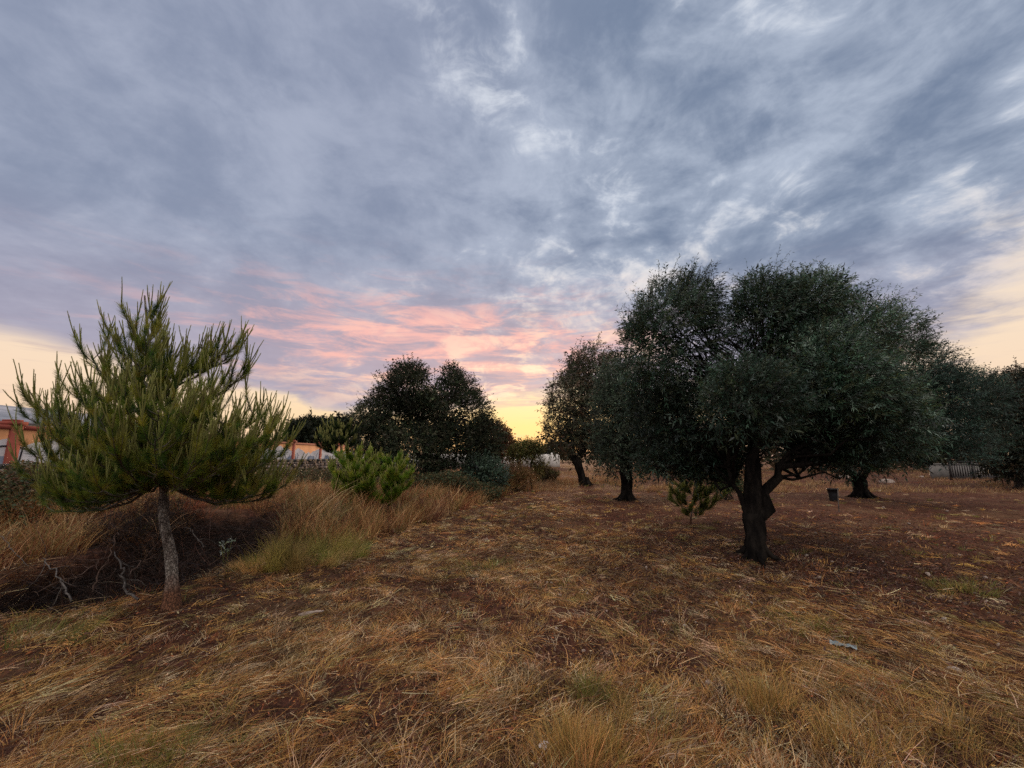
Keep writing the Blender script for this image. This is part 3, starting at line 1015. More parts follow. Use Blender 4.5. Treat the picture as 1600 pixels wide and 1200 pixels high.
L1 = [(c, (a * .89, b * .89, d * .89), w) for c, (a, b, d), w in L1] + [lobe(1040, 725, 40, 26, 7.8), lobe(1108, 735, 34, 22, 7.5)]
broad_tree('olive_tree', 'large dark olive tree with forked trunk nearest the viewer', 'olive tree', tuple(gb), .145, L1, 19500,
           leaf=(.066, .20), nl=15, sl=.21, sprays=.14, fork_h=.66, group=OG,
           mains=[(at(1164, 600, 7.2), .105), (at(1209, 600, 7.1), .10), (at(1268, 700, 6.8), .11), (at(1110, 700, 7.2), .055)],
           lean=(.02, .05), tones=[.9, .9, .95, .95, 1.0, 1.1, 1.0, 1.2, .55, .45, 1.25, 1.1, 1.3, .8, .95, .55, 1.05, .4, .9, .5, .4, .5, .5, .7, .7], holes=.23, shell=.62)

gb = G(980, 782)
L2 = [lobe(985, 620, 42, 60, 15.2), lobe(965, 660, 40, 55, 14.8), lobe(1000, 680, 48, 55, 15.0), lobe(975, 715, 42, 34, 14.8), lobe(1040, 650, 50, 70, 15.5), lobe(1050, 710, 45, 36, 15.5), lobe(955, 605, 24, 36, 15.0)]
broad_tree('olive_tree', 'mid sized olive tree with thick short trunk left of the largest one', 'olive tree', tuple(gb), .21, L2, 4600,
           leaf=(.10, .24), nl=12, sl=.34, fork_h=1.2, group=OG, cols=[(.065, .095, .06), (.095, .12, .075), (.045, .062, .04)], tones=[1.1, 1.2, .8, 1.0, .7, .6, 1.1], holes=.12)

gb = G(916, 758)
L3 = [lobe(925, 590, 38, 48, 23.5), lobe(895, 640, 38, 60, 23.2), lobe(935, 660, 42, 60, 23.6), lobe(880, 675, 28, 45, 22.8), lobe(915, 700, 38, 28, 23.2), lobe(905, 575, 20, 26, 23.5), lobe(960, 600, 24, 50, 24)]
broad_tree('olive_tree', 'farther olive tree with slim leaning trunk at the gap in the trees', 'olive tree', tuple(gb), .20, L3, 4200,
           leaf=(.15, .28), nl=11, sl=.45, fork_h=1.3, lean=(-.5, 0), group=OG, cols=[(.075, .080, .050), (.10, .10, .06), (.055, .065, .038), (.13, .085, .05)], holes=.14)

gb = G(1347, 778)
L4 = [lobe(1438, 578, 44, 44, 12.6), lobe(1450, 625, 48, 52, 13.0), lobe(1490, 624, 52, 50, 13.4), lobe(1420, 660, 60, 60, 13.2), lobe(1475, 690, 58, 40, 12.8), lobe(1400, 700, 50, 36, 13.6), lobe(1345, 680, 60, 50, 15), lobe(1535, 680, 30, 38, 13.8), lobe(1532, 622, 32, 36, 13.6), lobe(1468, 602, 26, 26, 13.2), lobe(1270, 680, 40, 38, 16)]
broad_tree('olive_tree', 'spreading olive tree with v shaped trunk behind the largest one', 'olive tree', tuple(gb), .22, L4, 7600,
           leaf=(.085, .22), nl=12, sl=.30, fork_h=.7, group=OG, cols=[(.035, .075, .052), (.055, .10, .075), (.028, .05, .036), (.075, .11, .085)],
           mains=[(at(1310, 715, 16.2), .20), (at(1372, 700, 15.8), .15), (at(1450, 660, 13.6), .10), (at(1390, 640, 14.0), .1)], tones=[1.0, 1.0, .9, 1.1, 1.1, .9, .6, .8, .9, 1.0, .5], holes=.12)

g5 = at(1600, 757, 21)
g5 = (g5.x, g5.y, Hf(g5.x, g5.y))
L5 = [lobe(1600, 640, 46, 55, 20.5), lobe(1640, 660, 70, 80, 21), lobe(1585, 690, 34, 45, 20.5), lobe(1610, 720, 50, 40, 20.5), lobe(1590, 603, 20, 20, 21), lobe(1565, 620, 18, 22, 20.8)]
broad_tree('broadleaf_tree', 'very dark tree cut off by the right edge beside the railing', 'tree', g5, .25, L5, 5200,
           leaf=(.14, .42), nl=10, sl=.4, fork_h=1.4, bark='bark_dark', cols=[(.022, .03, .022), (.035, .04, .025), (.06, .045, .025)], wind=(0, 0, .3), holes=.05)

g6 = at(665, 765, 18.5)
g6 = (g6.x, g6.y, Hf(g6.x, g6.y))
L6 = [lobe(637, 615, 40, 44, 18.5), lobe(700, 622, 40, 44, 18.3), lobe(605, 650, 38, 40, 18.6), lobe(660, 655, 50, 40, 19.4), lobe(725, 655, 38, 44, 18.4),
      lobe(590, 690, 40, 40, 18.4), lobe(650, 705, 60, 40, 18.0), lobe(715, 705, 52, 42, 18.2), lobe(755, 690, 28, 36, 18.4), lobe(572, 655, 20, 24, 18.8), lobe(640, 590, 24, 20, 18.5), lobe(700, 592, 22, 16, 18.3)]
broad_tree('carob_tree', 'broad dark evergreen tree with two humps left of the gap', 'tree', g6, .26, L6, 12500,
           leaf=(.088, .48), nl=10, sl=.30, fork_h=1.0, bark='bark_dark', cols=[(.024, .036, .020), (.038, .052, .026), (.05, .056, .028), (.08, .075, .045)], wind=(0, 0, .25), holes=.27, inner=.16)

g7 = at(782, 735, 30)
g7 = (g7.x, g7.y, Hf(g7.x, g7.y))
L7 = [lobe(776, 690, 20, 24, 30), lobe(788, 700, 12, 18, 30), lobe(765, 685, 16, 22, 30)]
broad_tree('rusty_tree', 'small reddish brown tree peeping out right of the dark evergreen', 'tree', g7, .14, L7, 1500,
           leaf=(.16, .35), nl=10, sl=.4, fork_h=.8, bark='bark_dark', cols=[(.14, .06, .03), (.09, .045, .025), (.18, .08, .035)], wind=(0, 0, .3), inner=.4)

# the thin sapling in the gap
g8 = G(830, 765)
g8y = g8.y
L8 = [lobe(822, 707, 19, 14, g8y), lobe(808, 712, 10, 10, g8y), lobe(836, 704, 9, 10, g8y), lobe(843, 730, 6, 8, g8y)]
broad_tree('sapling', 'thin stemmed yellow green sapling standing in the gap', 'sapling', tuple(g8), .035, L8, 700,
           leaf=(.12, .22), nl=10, sl=.28, fork_h=1.2, bark='bark_dark', cols=[(.15, .14, .04), (.11, .12, .035), (.19, .15, .05)], wind=(0, 0, .6), seg=8, inner=.3)


def bush(name, label, px, py, Y, lobes, n, leaf, cols, nl=9, sl=.25, cat='shrub', up=.4, group=None, tr=.02):
    b = at(px, py, Y)
    b = (b.x, b.y, Hf(b.x, b.y))
    root = empty(name, b)
    sb = Bag()
    for c, rr, w in lobes:
        for _ in range(5):
            e0 = np.array(c) + unit(rng.normal(size=3)) * np.array(rr) * .7
            s0 = np.array(b) + np.array([rng.normal() * .08, rng.normal() * .08, -.03])
            sb.tube(path(s0, e0, 6, jit=.05), tr * (1 - .8 * np.linspace(0, 1, 6)), 5)
    part(sb, 'stems', MAT['bark_dark'], root, smooth=True)
    P_, D_, I_ = lobe_pts(lobes, n, .35, -.85)
    cl = vnoise(P_[:, 0] * 3 + P_[:, 2] * 2, P_[:, 1] * 3 + P_[:, 2] * 2.2, 5)
    fb = Bag()
    fb.add(*sprigs(P_, D_ + np.array([0, 0, up]) + rng.normal(size=P_.shape) * .35, np.full(len(P_), sl) * rng.uniform(.6, 1.4, len(P_)), nl, leaf[0], leaf[1], cols, None, .6 + .8 * cl))
    part(fb, 'foliage', MAT['leaf'], root)
    tag(root, label, cat, group)
    return root


bush('mastic_shrub', 'grey green leafy shrub at the right foot of the dark evergreen', 757, 775, 17.5,
     [lobe(750, 735, 24, 22, 17.5), lobe(770, 745, 20, 22, 17.3), lobe(735, 752, 18, 18, 17.4)], 1500, (.09, .45), [(.055, .085, .055), (.04, .06, .04), (.08, .11, .08)])
bush('brown_shrub', 'rounded reddish brown shrub left of the thin sapling', 808, 770, 19.5,
     [lobe(808, 743, 20, 18, 19.5), lobe(795, 752, 16, 16, 19.2), lobe(822, 752, 12, 12, 19.5)], 1500, (.11, .10), [(.22, .11, .05), (.15, .08, .035), (.13, .11, .04)], nl=12, up=.8)
bush('low_shrub', 'low brown green shrub just right of the sapling stem', 845, 752, 26,
     [lobe(846, 740, 13, 9, 26), lobe(860, 743, 10, 7, 26.5)], 600, (.12, .3), [(.12, .10, .04), (.09, .06, .03)])
bush('low_shrub', 'small dark green shrub behind the fork of the largest olive', 1140, 772, 15.5,
     [lobe(1140, 757, 16, 13, 15.5), lobe(1125, 752, 10, 12, 15.4)], 700, (.08, .3), [(.03, .05, .02), (.05, .07, .03)])


# ------------------------------------------------------------------ pines
PINE_COLS = [(.10, .15, .018), (.17, .20, .025), (.045, .09, .014), (.25, .23, .03)]


def needles(P0, A, dens, nlen, nw, cols, w=None, spread=.9, tm=None):
    """needle brushes: P0 (n,3) start, A (n,3) axis vectors with their length"""
    n = len(P0)
    L = np.linalg.norm(A, axis=1)
    a = unit(A)
    t = rng.random((n, dens))
    ph = rng.uniform(0, 6.283, (n, dens))
    ref = unit(np.cross(a, rng.normal(size=(n, 3))))
    r2 = np.cross(a, ref)
    rad = np.cos(ph)[..., None] * ref[:, None] + np.sin(ph)[..., None] * r2[:, None]
    d = a[:, None] + rad * (spread * rng.uniform(.3, 1.0, (n, dens)))[..., None]
    b = P0[:, None] + A[:, None] * t[..., None]
    N_ = n * dens
    ln = nlen * rng.uniform(.6, 1.15, N_)
    V, F, per = blades(b.reshape(-1, 3), d.reshape(-1, 3), ln, np.full(N_, nw), rng.normal(size=(N_, 3)) * .08, 1, .3)
    c = palette(cols, n, .18, w)
    if tm is not None: c = c * tm[:, None]
    c = np.repeat(c, dens, 0) * (1 + .15 * rng.normal(size=(N_, 1))).clip(.5, 1.6)
    return V, F, np.repeat(c, per, 0)


def curved(p0, d0, L, n=7, up=.6, jit=.04):
    """a branch that starts along d0 and turns upward"""
    pts = [np.array(p0, float)]
    d = unit(np.array(d0, float))
    for i in range(n - 1):
        d = unit(d + np.array([0, 0, up / (n - 1)]) + rng.normal(size=3) * jit)
        pts.append(pts[-1] + d * L / (n - 1))
    return np.array(pts)


def make_pine(name, label, base, top, tr, targets, cat='pine tree', nw=.0022, nlen=.085, shoot_len=.24, dens=(60, 34), foot=True, subs=7,
              cols=PINE_COLS, bend=None, trunk_mat='bark_pine', group=None, tonef=None):
    root = empty(name, tuple(base))
    base = np.array(base, float); top = np.array(top, float)
    n = 22
    tt = np.linspace(0, 1, n)[:, None]
    axis_ = base + (top - base) * tt
    if bend is not None:
        for (t0, wid, off) in bend:
            axis_ = axis_ + np.exp(-((tt - t0) / wid) ** 2) * np.array(off)
    axis_[0, 2] -= .12
    rad = tr * (1 - .93 * tt.ravel() ** .8) + .005
    rad[0] *= 1.75; rad[1] *= 1.18
    # whorl knots
    for kx in (3, 6, 9):
        rad[kx] *= 1.16
    tb = Bag(); tb.tube(axis_, rad, 16, .08)
    trunk = part(tb, 'trunk', MAT[trunk_mat], root, smooth=True)
    brs = Bag(); shs = Bag()
    NP, NA, NT_ = [], [], []
    SP, SA = [], []
    for (tgt, hfrac) in targets:
        tgt = np.array(tgt, float) + np.array([0, 0, rng.normal() * (.07 if foot else .03)])
        s0 = axis_[int(hfrac * (n - 1))]
        v_ = tgt - s0
        L = np.linalg.norm(v_)
        k = 9
        u_ = np.linspace(0, 1, k)[:, None]
        sag = -.13 * L * np.sin(u_ * math.pi)           # hangs out, then turns up
        pp = s0 + v_ * u_ + np.array([0, 0, 1.0]) * sag + rng.normal(size=(k, 3)) * .02 * L * np.minimum(u_, 1 - u_) * 2
        brs.tube(pp, (tr * .22 + .004) * (1 - .8 * u_.ravel()) * min(1, L / 1.0 + .3), 6)
        tone = tonef(tgt) if tonef else 1.0
        # twigs along the branch, each ending in an upright new shoot
        ns = max(3, int(subs * min(1.3, L / 1.1) + .5))
        for j in range(ns):
            u0 = .22 + .78 * (j + rng.random() * .5) / ns
            i0 = min(k - 2, int(u0 * (k - 1)))
            f_ = u0 * (k - 1) - i0
            q0 = pp[i0] * (1 - f_) + pp[min(k - 1, i0 + 1)] * f_
            az_ = rng.uniform(0, 6.28)
            out = unit(v_ * np.array([1, 1, .2])) * .7 + np.array([math.cos(az_), math.sin(az_), .1]) * .75
            l1 = rng.uniform(.16, .38) * min(1.0, .5 + L / 2)
            tw = curved(q0, out, l1, 5, up=1.5, jit=.08)
            brs.tube(tw, np.linspace(.006, .003, 5), 4)
            for s_ in range(2, 4):
                NP.append(tw[s_]); NA.append(tw[s_ + 1] - tw[s_]); NT_.append(tone)
            NP.append(tw[1]); NA.append(tw[2] - tw[1]); NT_.append(tone * .8)
            for _ in range(rng.integers(2, 5)):
                sl_ = shoot_len * rng.uniform(.45, 1.35)
                sd_ = np.array([out[0] * .38 + rng.normal() * .2, out[1] * .38 + rng.normal() * .2, 1.0])
                sh = curved(tw[-1], sd_, sl_, 4, up=.5, jit=.05)
                shs.tube(sh, np.array([.0055, .005, .0042, .003]) * nw / .0022, 5)
                SP.append(tw[-1]); SA.append(sh[-1] - tw[-1])
        for s_ in range(k // 2, k - 1):
            NP.append(pp[s_]); NA.append(pp[s_ + 1] - pp[s_]); NT_.append(tone * .8)
    part(brs, 'branches', MAT['bark_branch'], root, smooth=True)
    part(shs, 'shoots', MAT['shoot'], root, smooth=True)
    nb = Bag()
    nb.add(*needles(np.array(NP), np.array(NA), dens[0], nlen, nw, cols, None, 1.0, np.array(NT_)))
    nb.add(*needles(np.array(SP), np.array(SA) * .95, dens[1], nlen * .30, nw, [(c_[0] * 1.25, c_[1] * 1.12, c_[2] * 1.1) for c_ in cols], None, .45))
    part(nb, 'needles', MAT['needle'], root)
    tag(root, label, cat, group)
    return root


gp = G(268, 952)
ptop = at(226, 462, gp.y + .15)
tg = []
# tips of the main branches: silhouette first, then the body of the crown
sil = [(48, 640, .0), (62, 590, -.2), (100, 610, .3), (140, 540, .1), (160, 590, -.5), (90, 690, .2), (60, 735, -.1), (120, 760, -.4), (45, 690, .4),
       (205, 485, .0), (240, 470, .1), (225, 520, -.3), (185, 520, .2), (285, 560, -.2), (315, 545, .3), (350, 540, .0), (372, 530, .2), (385, 575, -.1), (330, 600, -.5),
       (405, 640, .1), (425, 660, .4), (440, 655, -.1), (432, 710, .2), (410, 720, -.4), (395, 685, -.6), (365, 735, .2), (430, 745, .1), (300, 590, .6), (250, 560, .5),
       (150, 650, -.8), (200, 620, -.9), (250, 610, -1.0), (300, 640, -1.0), (350, 650, -.8), (110, 660, -.6), (180, 700, -1.1), (240, 690, -1.2), (300, 700, -1.1), (350, 710, -.8),
       (140, 720, -.8), (90, 650, .7), (150, 600, .9), (210, 580, 1.0), (270, 600, 1.1), (330, 620, 1.0), (380, 650, .9), (130, 700, 1.0), (200, 680, 1.3), (280, 690, 1.3), (360, 700, 1.1),
       (80, 788, -.2), (115, 795, .2), (60, 772, .2), (150, 780, -.4), (100, 775, -.5), (190, 768, .5), (425, 765, .2), (395, 760, -.3), (170, 740, .3), (220, 735, -.6), (310, 742, -.4), (340, 745, .5), (80, 770, .1), (180, 560, .5), (240, 520, .3), (215, 560, -.5), (265, 540, .1), (120, 580, -.1)]
for (px, py, dd) in sil:
    q = at(px, py + ((24 if 270 < px < 400 or px < 180 else 12) if py < 740 else 4), gp.y + dd * .95)
    zf = np.clip((q.z - gp.z - .15 - .35 * math.hypot(q.x - gp.x, q.y - gp.y)) / (ptop.z - gp.z), (.40), .93)
    tg.append((tuple(q), float(zf)))
make_pine('pine_tree', 'bushy young pine with pale bare trunk beside the dark hollow', gp, ptop, .058, tg, dens=(92, 40), subs=15, nw=.0024, nlen=.084, shoot_len=.27,
          bend=[(.13, .09, (.045, 0, 0)), (.38, .12, (.03, 0, 0)), (0.25, .05, (-.02, 0, 0))])


def pine_bush(name, label, px, py, Y, pts, tr=.035, cols=None, nw=.005, nlen=.11, dens=(34, 22), subs=6, shoot=.24, topxy=None, cat='young pine', group=None):
    b = at(px, py, Y)
    b = Vector((b.x, b.y, Hf(b.x, b.y)))
    t_ = at(topxy[0], topxy[1], Y)
    tg = []
    for (qx, qy, dd) in pts:
        q = at(qx, qy, Y + dd)
        zf = float(np.clip((q.z - b.z - .1 - .3 * math.hypot(q.x - b.x, q.y - b.y)) / max(.3, t_.z - b.z), .1, .9))
        tg.append((tuple(q), zf))
    return make_pine(name, label, b, t_, tr, tg, cat=cat, nw=nw, nlen=nlen, shoot_len=shoot, dens=dens, foot=False, subs=subs, cols=cols or PINE_COLS, group=group)


PG = 'bushy green pine saplings beside the mown strip'
BR = [(.17, .26, .024), (.24, .31, .035), (.10, .19, .02), (.30, .32, .045)]
pine_bush('young_pine', 'left and larger of the two bright green bushy pine saplings', 565, 812, 10.8,
          [(520, 735, 0), (530, 715, .2), (545, 712, -.2), (560, 708, 0), (575, 712, .2), (588, 720, 0), (530, 745, -.4), (550, 735, -.6), (570, 735, -.6), (585, 745, -.4), (520, 760, .2), (540, 765, -.4), (560, 770, -.5), (580, 775, -.4), (545, 730, .5), (565, 728, .5), (598, 735, 0),
           (552, 785, -.3), (535, 780, .1), (555, 748, -.7), (575, 758, -.7)], cols=BR, topxy=(560, 712), group=PG, subs=20, dens=(120, 44), shoot=.18)
pine_bush('young_pine', 'right and smaller of the two bright green bushy pine saplings', 598, 808, 10.6,
          [(606, 722, 0), (620, 718, .1), (630, 728, 0), (638, 742, 0), (612, 740, -.4), (625, 748, -.4), (605, 760, -.3), (620, 768, -.3), (632, 765, 0), (600, 745, .2), (617, 730, .4), (610, 782, -.2), (595, 778, -.3)], cols=BR, topxy=(618, 722), group=PG, subs=20, dens=(120, 44), shoot=.18)
pine_bush('pine_sapling', 'dark small pine overhanging the painted wall left of the evergreen', 535, 745, 16.5,
          [(500, 678, 0), (512, 668, .2), (525, 664, 0), (540, 668, -.2), (552, 676, 0), (505, 688, -.3), (520, 684, -.5), (538, 686, -.4), (552, 692, .3), (530, 674, .5), (512, 694, 0), (494, 690, .1)], tr=.05, nw=.008, nlen=.14, topxy=(532, 672), shoot=.3, subs=12, dens=(70, 26),
          cols=[(.03, .05, .014), (.045, .07, .018), (.025, .04, .012)])
pine_bush('pine_sapling', 'tiny fuzzy pine sapling growing under the largest olive', 1078, 817, 10.2,
          [(1065, 750, 0), (1080, 742, .1), (1098, 750, 0), (1110, 765, 0), (1055, 768, 0), (1075, 762, -.3), (1092, 768, -.3), (1085, 780, -.2), (1068, 782, .1), (1104, 780, 0), (1088, 758, .3), (1046, 776, .1), (1124, 776, 0), (1072, 794, -.2), (1102, 792, .2), (1115, 758, .2), (1056, 756, .2)], tr=.018, nw=.006, nlen=.12, topxy=(1086, 748), shoot=.1, subs=9, dens=(60, 10),
          cols=[(.13, .15, .03), (.18, .18, .035), (.09, .11, .02)])

# line of pines beyond the painted wall
for i, (px, py, rx, ry, Y, lab) in enumerate(((466, 673, 12, 10, 38, 'smallest rounded far pine just right of the near pine crown'), (485, 668, 15, 12, 40, 'far pine with a bare leaning trunk above the painted wall pillar'),
                                          (508, 670, 17, 13, 42, 'far pine behind the shoots of the small dark pine'), (534, 668, 18, 14, 40, 'far pine next to the left side of the dark evergreen'))):
    b = at(px + 3, 715, Y)
    broad_tree('far_pine', lab, 'pine tree', (b.x, b.y, Hf(b.x, b.y)), .16, [lobe(px, py, rx, ry, Y), lobe(px + rx * .6, py + 5, rx * .8, ry * .8, Y), lobe(px - rx * .5, py + 7, rx * .7, ry * .7, Y)], 650,
               leaf=(.26, .3), nl=8, sl=.5, fork_h=1.2, bark='bark_dark', cols=[(.03, .04, .022), (.045, .05, .025), (.025, .03, .018)], wind=(0, 0, .3), group='pines beyond the painted wall', seg=7, inner=.5)


# ------------------------------------------------------------------ walls, building, railing
def flat_mat(name, c1, c2, scale=3, rough=.85, bump=.15):
    return rough_mat(name, c1, c2, scale, bump=bump, rough=rough)


MAT['plaster_o'] = flat_mat('orange_plaster', (.40, .175, .075), (.54, .25, .11), 1.2)
MAT['plaster_r'] = flat_mat('red_plaster', (.21, .05, .035), (.29, .07, .045), 1.5)
MAT['paint_w'] = flat_mat('white_paint', (.62, .59, .60), (.78, .76, .76), 1.1)
MAT['roof'] = flat_mat('grey_roof', (.16, .18, .22), (.26, .28, .33), .8)
MAT['render'] = flat_mat('grey_render', (.30, .30, .31), (.42, .42, .42), .8)
MAT['black'] = flat_mat('black_paint', (.02, .02, .03), (.04, .04, .05), 5)
MAT['blue'] = flat_mat('blue_grey_paint', (.22, .27, .36), (.32, .36, .44), 3)
MAT['iron'] = flat_mat('dark_iron', (.015, .014, .014), (.035, .03, .028), 8, .6)
MAT['greywash'] = flat_mat('grey_wall', (.13, .12, .11), (.21, .195, .175), .9)
MAT['whitewash'] = flat_mat('whitewash', (.5, .46, .42), (.66, .62, .56), .7)
MAT['plastic'] = flat_mat('dull_plastic', (.13, .16, .165), (.27, .31, .31), 20, .4, .6)
MAT['pot'] = flat_mat('black_plastic', (.012, .012, .013), (.02, .02, .022), 9, .5)
MAT['shadedstone'] = rough_mat('coping_stone', (.03, .028, .028), (.075, .07, .068), 5, bump=.8)  # shadow on the coping put into its dark base colour

WX = -13.3
Y0, Y1 = 3.0, 38.0
wall = empty('painted_wall', (WX, (Y0 + Y1) / 2, 0))
b = Bag(); b.box((WX - .12, Y0, -.3), (WX + .10, Y1, 2.28)); part(b, 'wall_panel', MAT['plaster_o'], wall)
b = Bag(); b.box((WX - .16, Y0, 2.283), (WX + .15, Y1, 2.40)); part(b, 'coping', MAT['plaster_r'], wall)
py_ = 11.1 - 3.575 * 2
while py_ < Y1:
    b = Bag(); b.box((WX - .2, py_ - .13, -.3), (WX + .165, py_ + .13, 2.403))
    b.box((WX - .24, py_ - .18, 2.406), (WX + .21, py_ + .18, 2.50))
    b.box((WX - .16, py_ - .12, 2.503), (WX + .14, py_ + .12, 2.55))
    part(b, 'pillar', MAT['plaster_r'], wall)
    py_ += 3.575
# graffiti: a white band with an uneven, jagged upper edge, blue grey shapes and dark outlines
def sheet(x, prof_lo, prof_hi):
    b = Bag()
    ys = [q[0] for q in prof_hi]
    n_ = len(ys)
    lo = np.array([(x, q[0], q[1]) for q in prof_lo]); hi = np.array([(x, q[0], q[1]) for q in prof_hi])
    V = np.vstack([lo, hi]); a = np.arange(n_ - 1)
    b.add(V, np.stack([a, a + 1, a + 1 + n_, a + n_], 1))
    return b
ys = np.arange(Y0, Y1, .16)
jag = 1.88 + .10 * np.sin(ys * 1.1) + .34 * np.abs(((ys * .9 + vnoise(ys, ys * 0, 9)) % 1) - .5) + .22 * (vnoise(ys * 2, ys * 0, 4) - .5)
b = sheet(WX + .104, [(q, .0) for q in ys], list(zip(ys, jag)))
part(b, 'graffiti_fill', MAT['paint_w'], wall)
g_ = Bag()
for yy in np.arange(Y0 + 1, 16, 1.75):                       # rounded letters drawn as dark arcs
    w_ = rng.uniform(.5, .8); h_ = rng.uniform(.35, .55)
    th = np.linspace(-.2, math.pi + .2, 14)
    pp = np.stack([np.full(14, WX + .109), yy + np.cos(th) * w_, 1.42 + np.sin(th) * h_], 1)
    g_.tube(pp, np.full(14, .022), 5)
    if rng.random() < .8:
        pp = np.stack([np.full(5, WX + .109), yy + w_ * .4 + np.linspace(0, .05, 5), np.linspace(1.25, 1.85, 5)], 1)
        g_.tube(pp, np.full(5, .02), 5)
    pp = np.stack([np.full(8, WX + .109), yy + np.linspace(-w_, w_, 8), 1.30 + .1 * np.sin(np.linspace(0, 7, 8))], 1)
    g_.tube(pp, np.full(8, .018), 5)
for yy in np.arange(14.5, Y1 - 1, .42):
    k_ = 4
    pp = np.stack([np.full(k_, WX + .109), yy + np.cumsum(rng.normal(size=k_) * .09), np.linspace(1.3, rng.uniform(1.55, 1.95), k_)], 1)
    g_.tube(pp, np.full(k_, .012), 4)
part(g_, 'graffiti_outline', MAT['black'], wall)
g_ = Bag()
for yy in np.arange(Y0 + .7, Y1 - 1, 2.4):
    th = np.linspace(0, 2 * math.pi, 15)[:-1]
    V = np.vstack([[(WX + .107, yy, 1.35)], np.stack([np.full(14, WX + .107), yy + np.cos(th) * .42 * (1 + .3 * rng.random(14)), 1.35 + np.sin(th) * .24 * (1 + .4 * rng.random(14))], 1)])
    a = np.arange(14)
    g_.add(V, np.stack([np.zeros(14, int), 1 + a, 1 + (a + 1) % 14], 1))
part(g_, 'graffiti_patch', MAT['blue'], wall)
tag(wall, 'orange garden wall with red pillars and white graffiti along its foot', 'wall')

# warehouse with a grey roof behind the painted wall
bx0, bx1, by0, by1, ez, rz = -27.0, -16.2, 6.0, 21.5, 2.6, 2.8
bld = empty('warehouse', ((bx0 + bx1) / 2, (by0 + by1) / 2, 0))
b = Bag(); b.box((bx0, by0, -.2), (bx1, by1, ez)); part(b, 'wall', MAT['render'], bld)
b = Bag()
xm = (bx0 + bx1) / 2
V = [(bx1 + .3, by0 - .3, ez + .003), (bx1 + .3, by1 + .3, ez + .003), (xm, by1 + .3, rz + .8), (xm, by0 - .3, rz + .8), (bx0 - .3, by0 - .3, ez + .003), (bx0 - .3, by1 + .3, ez + .003)]
V += [(a_, b_, c_ + .12) for a_, b_, c_ in V]
b.add(V, np.array([(0, 1, 2, 3), (3, 2, 5, 4), (9, 8, 7, 6), (10, 11, 8, 9), (0, 6, 7, 1), (4, 5, 11, 10), (0, 3, 9, 6), (3, 4, 10, 9), (1, 7, 8, 2), (2, 8, 11, 5)]))
for yy in np.arange(by0, by1, 1.0):
    pass
part(b, 'roof', MAT['roof'], bld)
for yy in (8.5, 12.5, 16.5):
    b = Bag(); b.box((bx1 + .003, yy, 1.5), (bx1 + .05, yy + 1.4, 2.2)); part(b, 'window', MAT['iron'], bld)
tag(bld, 'low building with grey roof behind the painted wall at far left', 'building')


# dry stone wall in front of it: irregular courses of rubble
def rubble_wall(name, label, x, y0, y1, h, th, along='y', coping=True, size=.3, mat='drystone'):
    root = empty(name, (x, (y0 + y1) / 2, 0) if along == 'y' else ((y0 + y1) / 2, x, 0))
    b = Bag()
    z = -.1
    course = 0
    while z < h - .12:
        hh_ = rng.uniform(.11, .20)
        p_ = y0 + rng.random() * .2
        while p_ < y1:
            w_ = rng.uniform(.16, .42)
            for side_ in ((-1,) if along == 'x' else (1,)):
                d_ = th * .5 + rng.uniform(-.03, .05)
                c = np.array([0, p_ + w_ / 2, z + hh_ / 2])
                V = []
                for sx in (-1, 1):
                    for sy in (-1, 1):
                        for sz in (-1, 1):
                            j_ = rng.normal(size=3) * .014
                            V.append((sx * d_ + j_[0] * 1.5, c[1] + sy * (w_ / 2 - .008) * (.9 + .1 * rng.random()) + j_[1], c[2] + sz * (hh_ / 2 - .006) + j_[2]))
                V = np.array(V)
                if along == 'y': V[:, 0] += x
                else: V = np.stack([V[:, 1], x + V[:, 0], V[:, 2]], 1)
                b.add(V, np.array([(0, 1, 3, 2), (4, 6, 7, 5), (0, 4, 5, 1), (2, 3, 7, 6), (0, 2, 6, 4), (1, 5, 7, 3)]))
            p_ += w_
        z += hh_
    part(b, 'rubble', MAT[mat], root)
    if coping:
        b = Bag(); p_ = y0
        while p_ < y1:
            w_ = rng.uniform(.5, .9)
            zt = z + rng.uniform(.10, .13)
            if along == 'y': b.box((x - th * .56, p_ + .01, z + .012), (x + th * .56, p_ + w_ - .01, zt))
            p_ += w_
        part(b, 'coping_slabs', MAT['shadedstone'], root)
    tag(root, label, 'wall')
    return root


rubble_wall('dry_stone_wall', 'low dark rubble wall with slab coping in front of the graffiti', -11.1, 4.5, 34, 1.42, .5)

# far white boundary wall across the gap
b = Bag()
fw = empty('white_wall', (4, 62, 0))
b.box((-18, 61.9, -.3), (7.0, 62.15, 1.85)); part(b, 'wall_panel', MAT['whitewash'], fw)
for i in range(9):
    b = Bag(); xx = -17.5 + i * 2.9; b.box((xx, 61.82, -.3), (xx + .35, 62.2, 2.05)); part(b, 'pillar', MAT['whitewash'], fw)
tag(fw, 'distant whitewashed wall seen through the gap between the trees', 'wall')
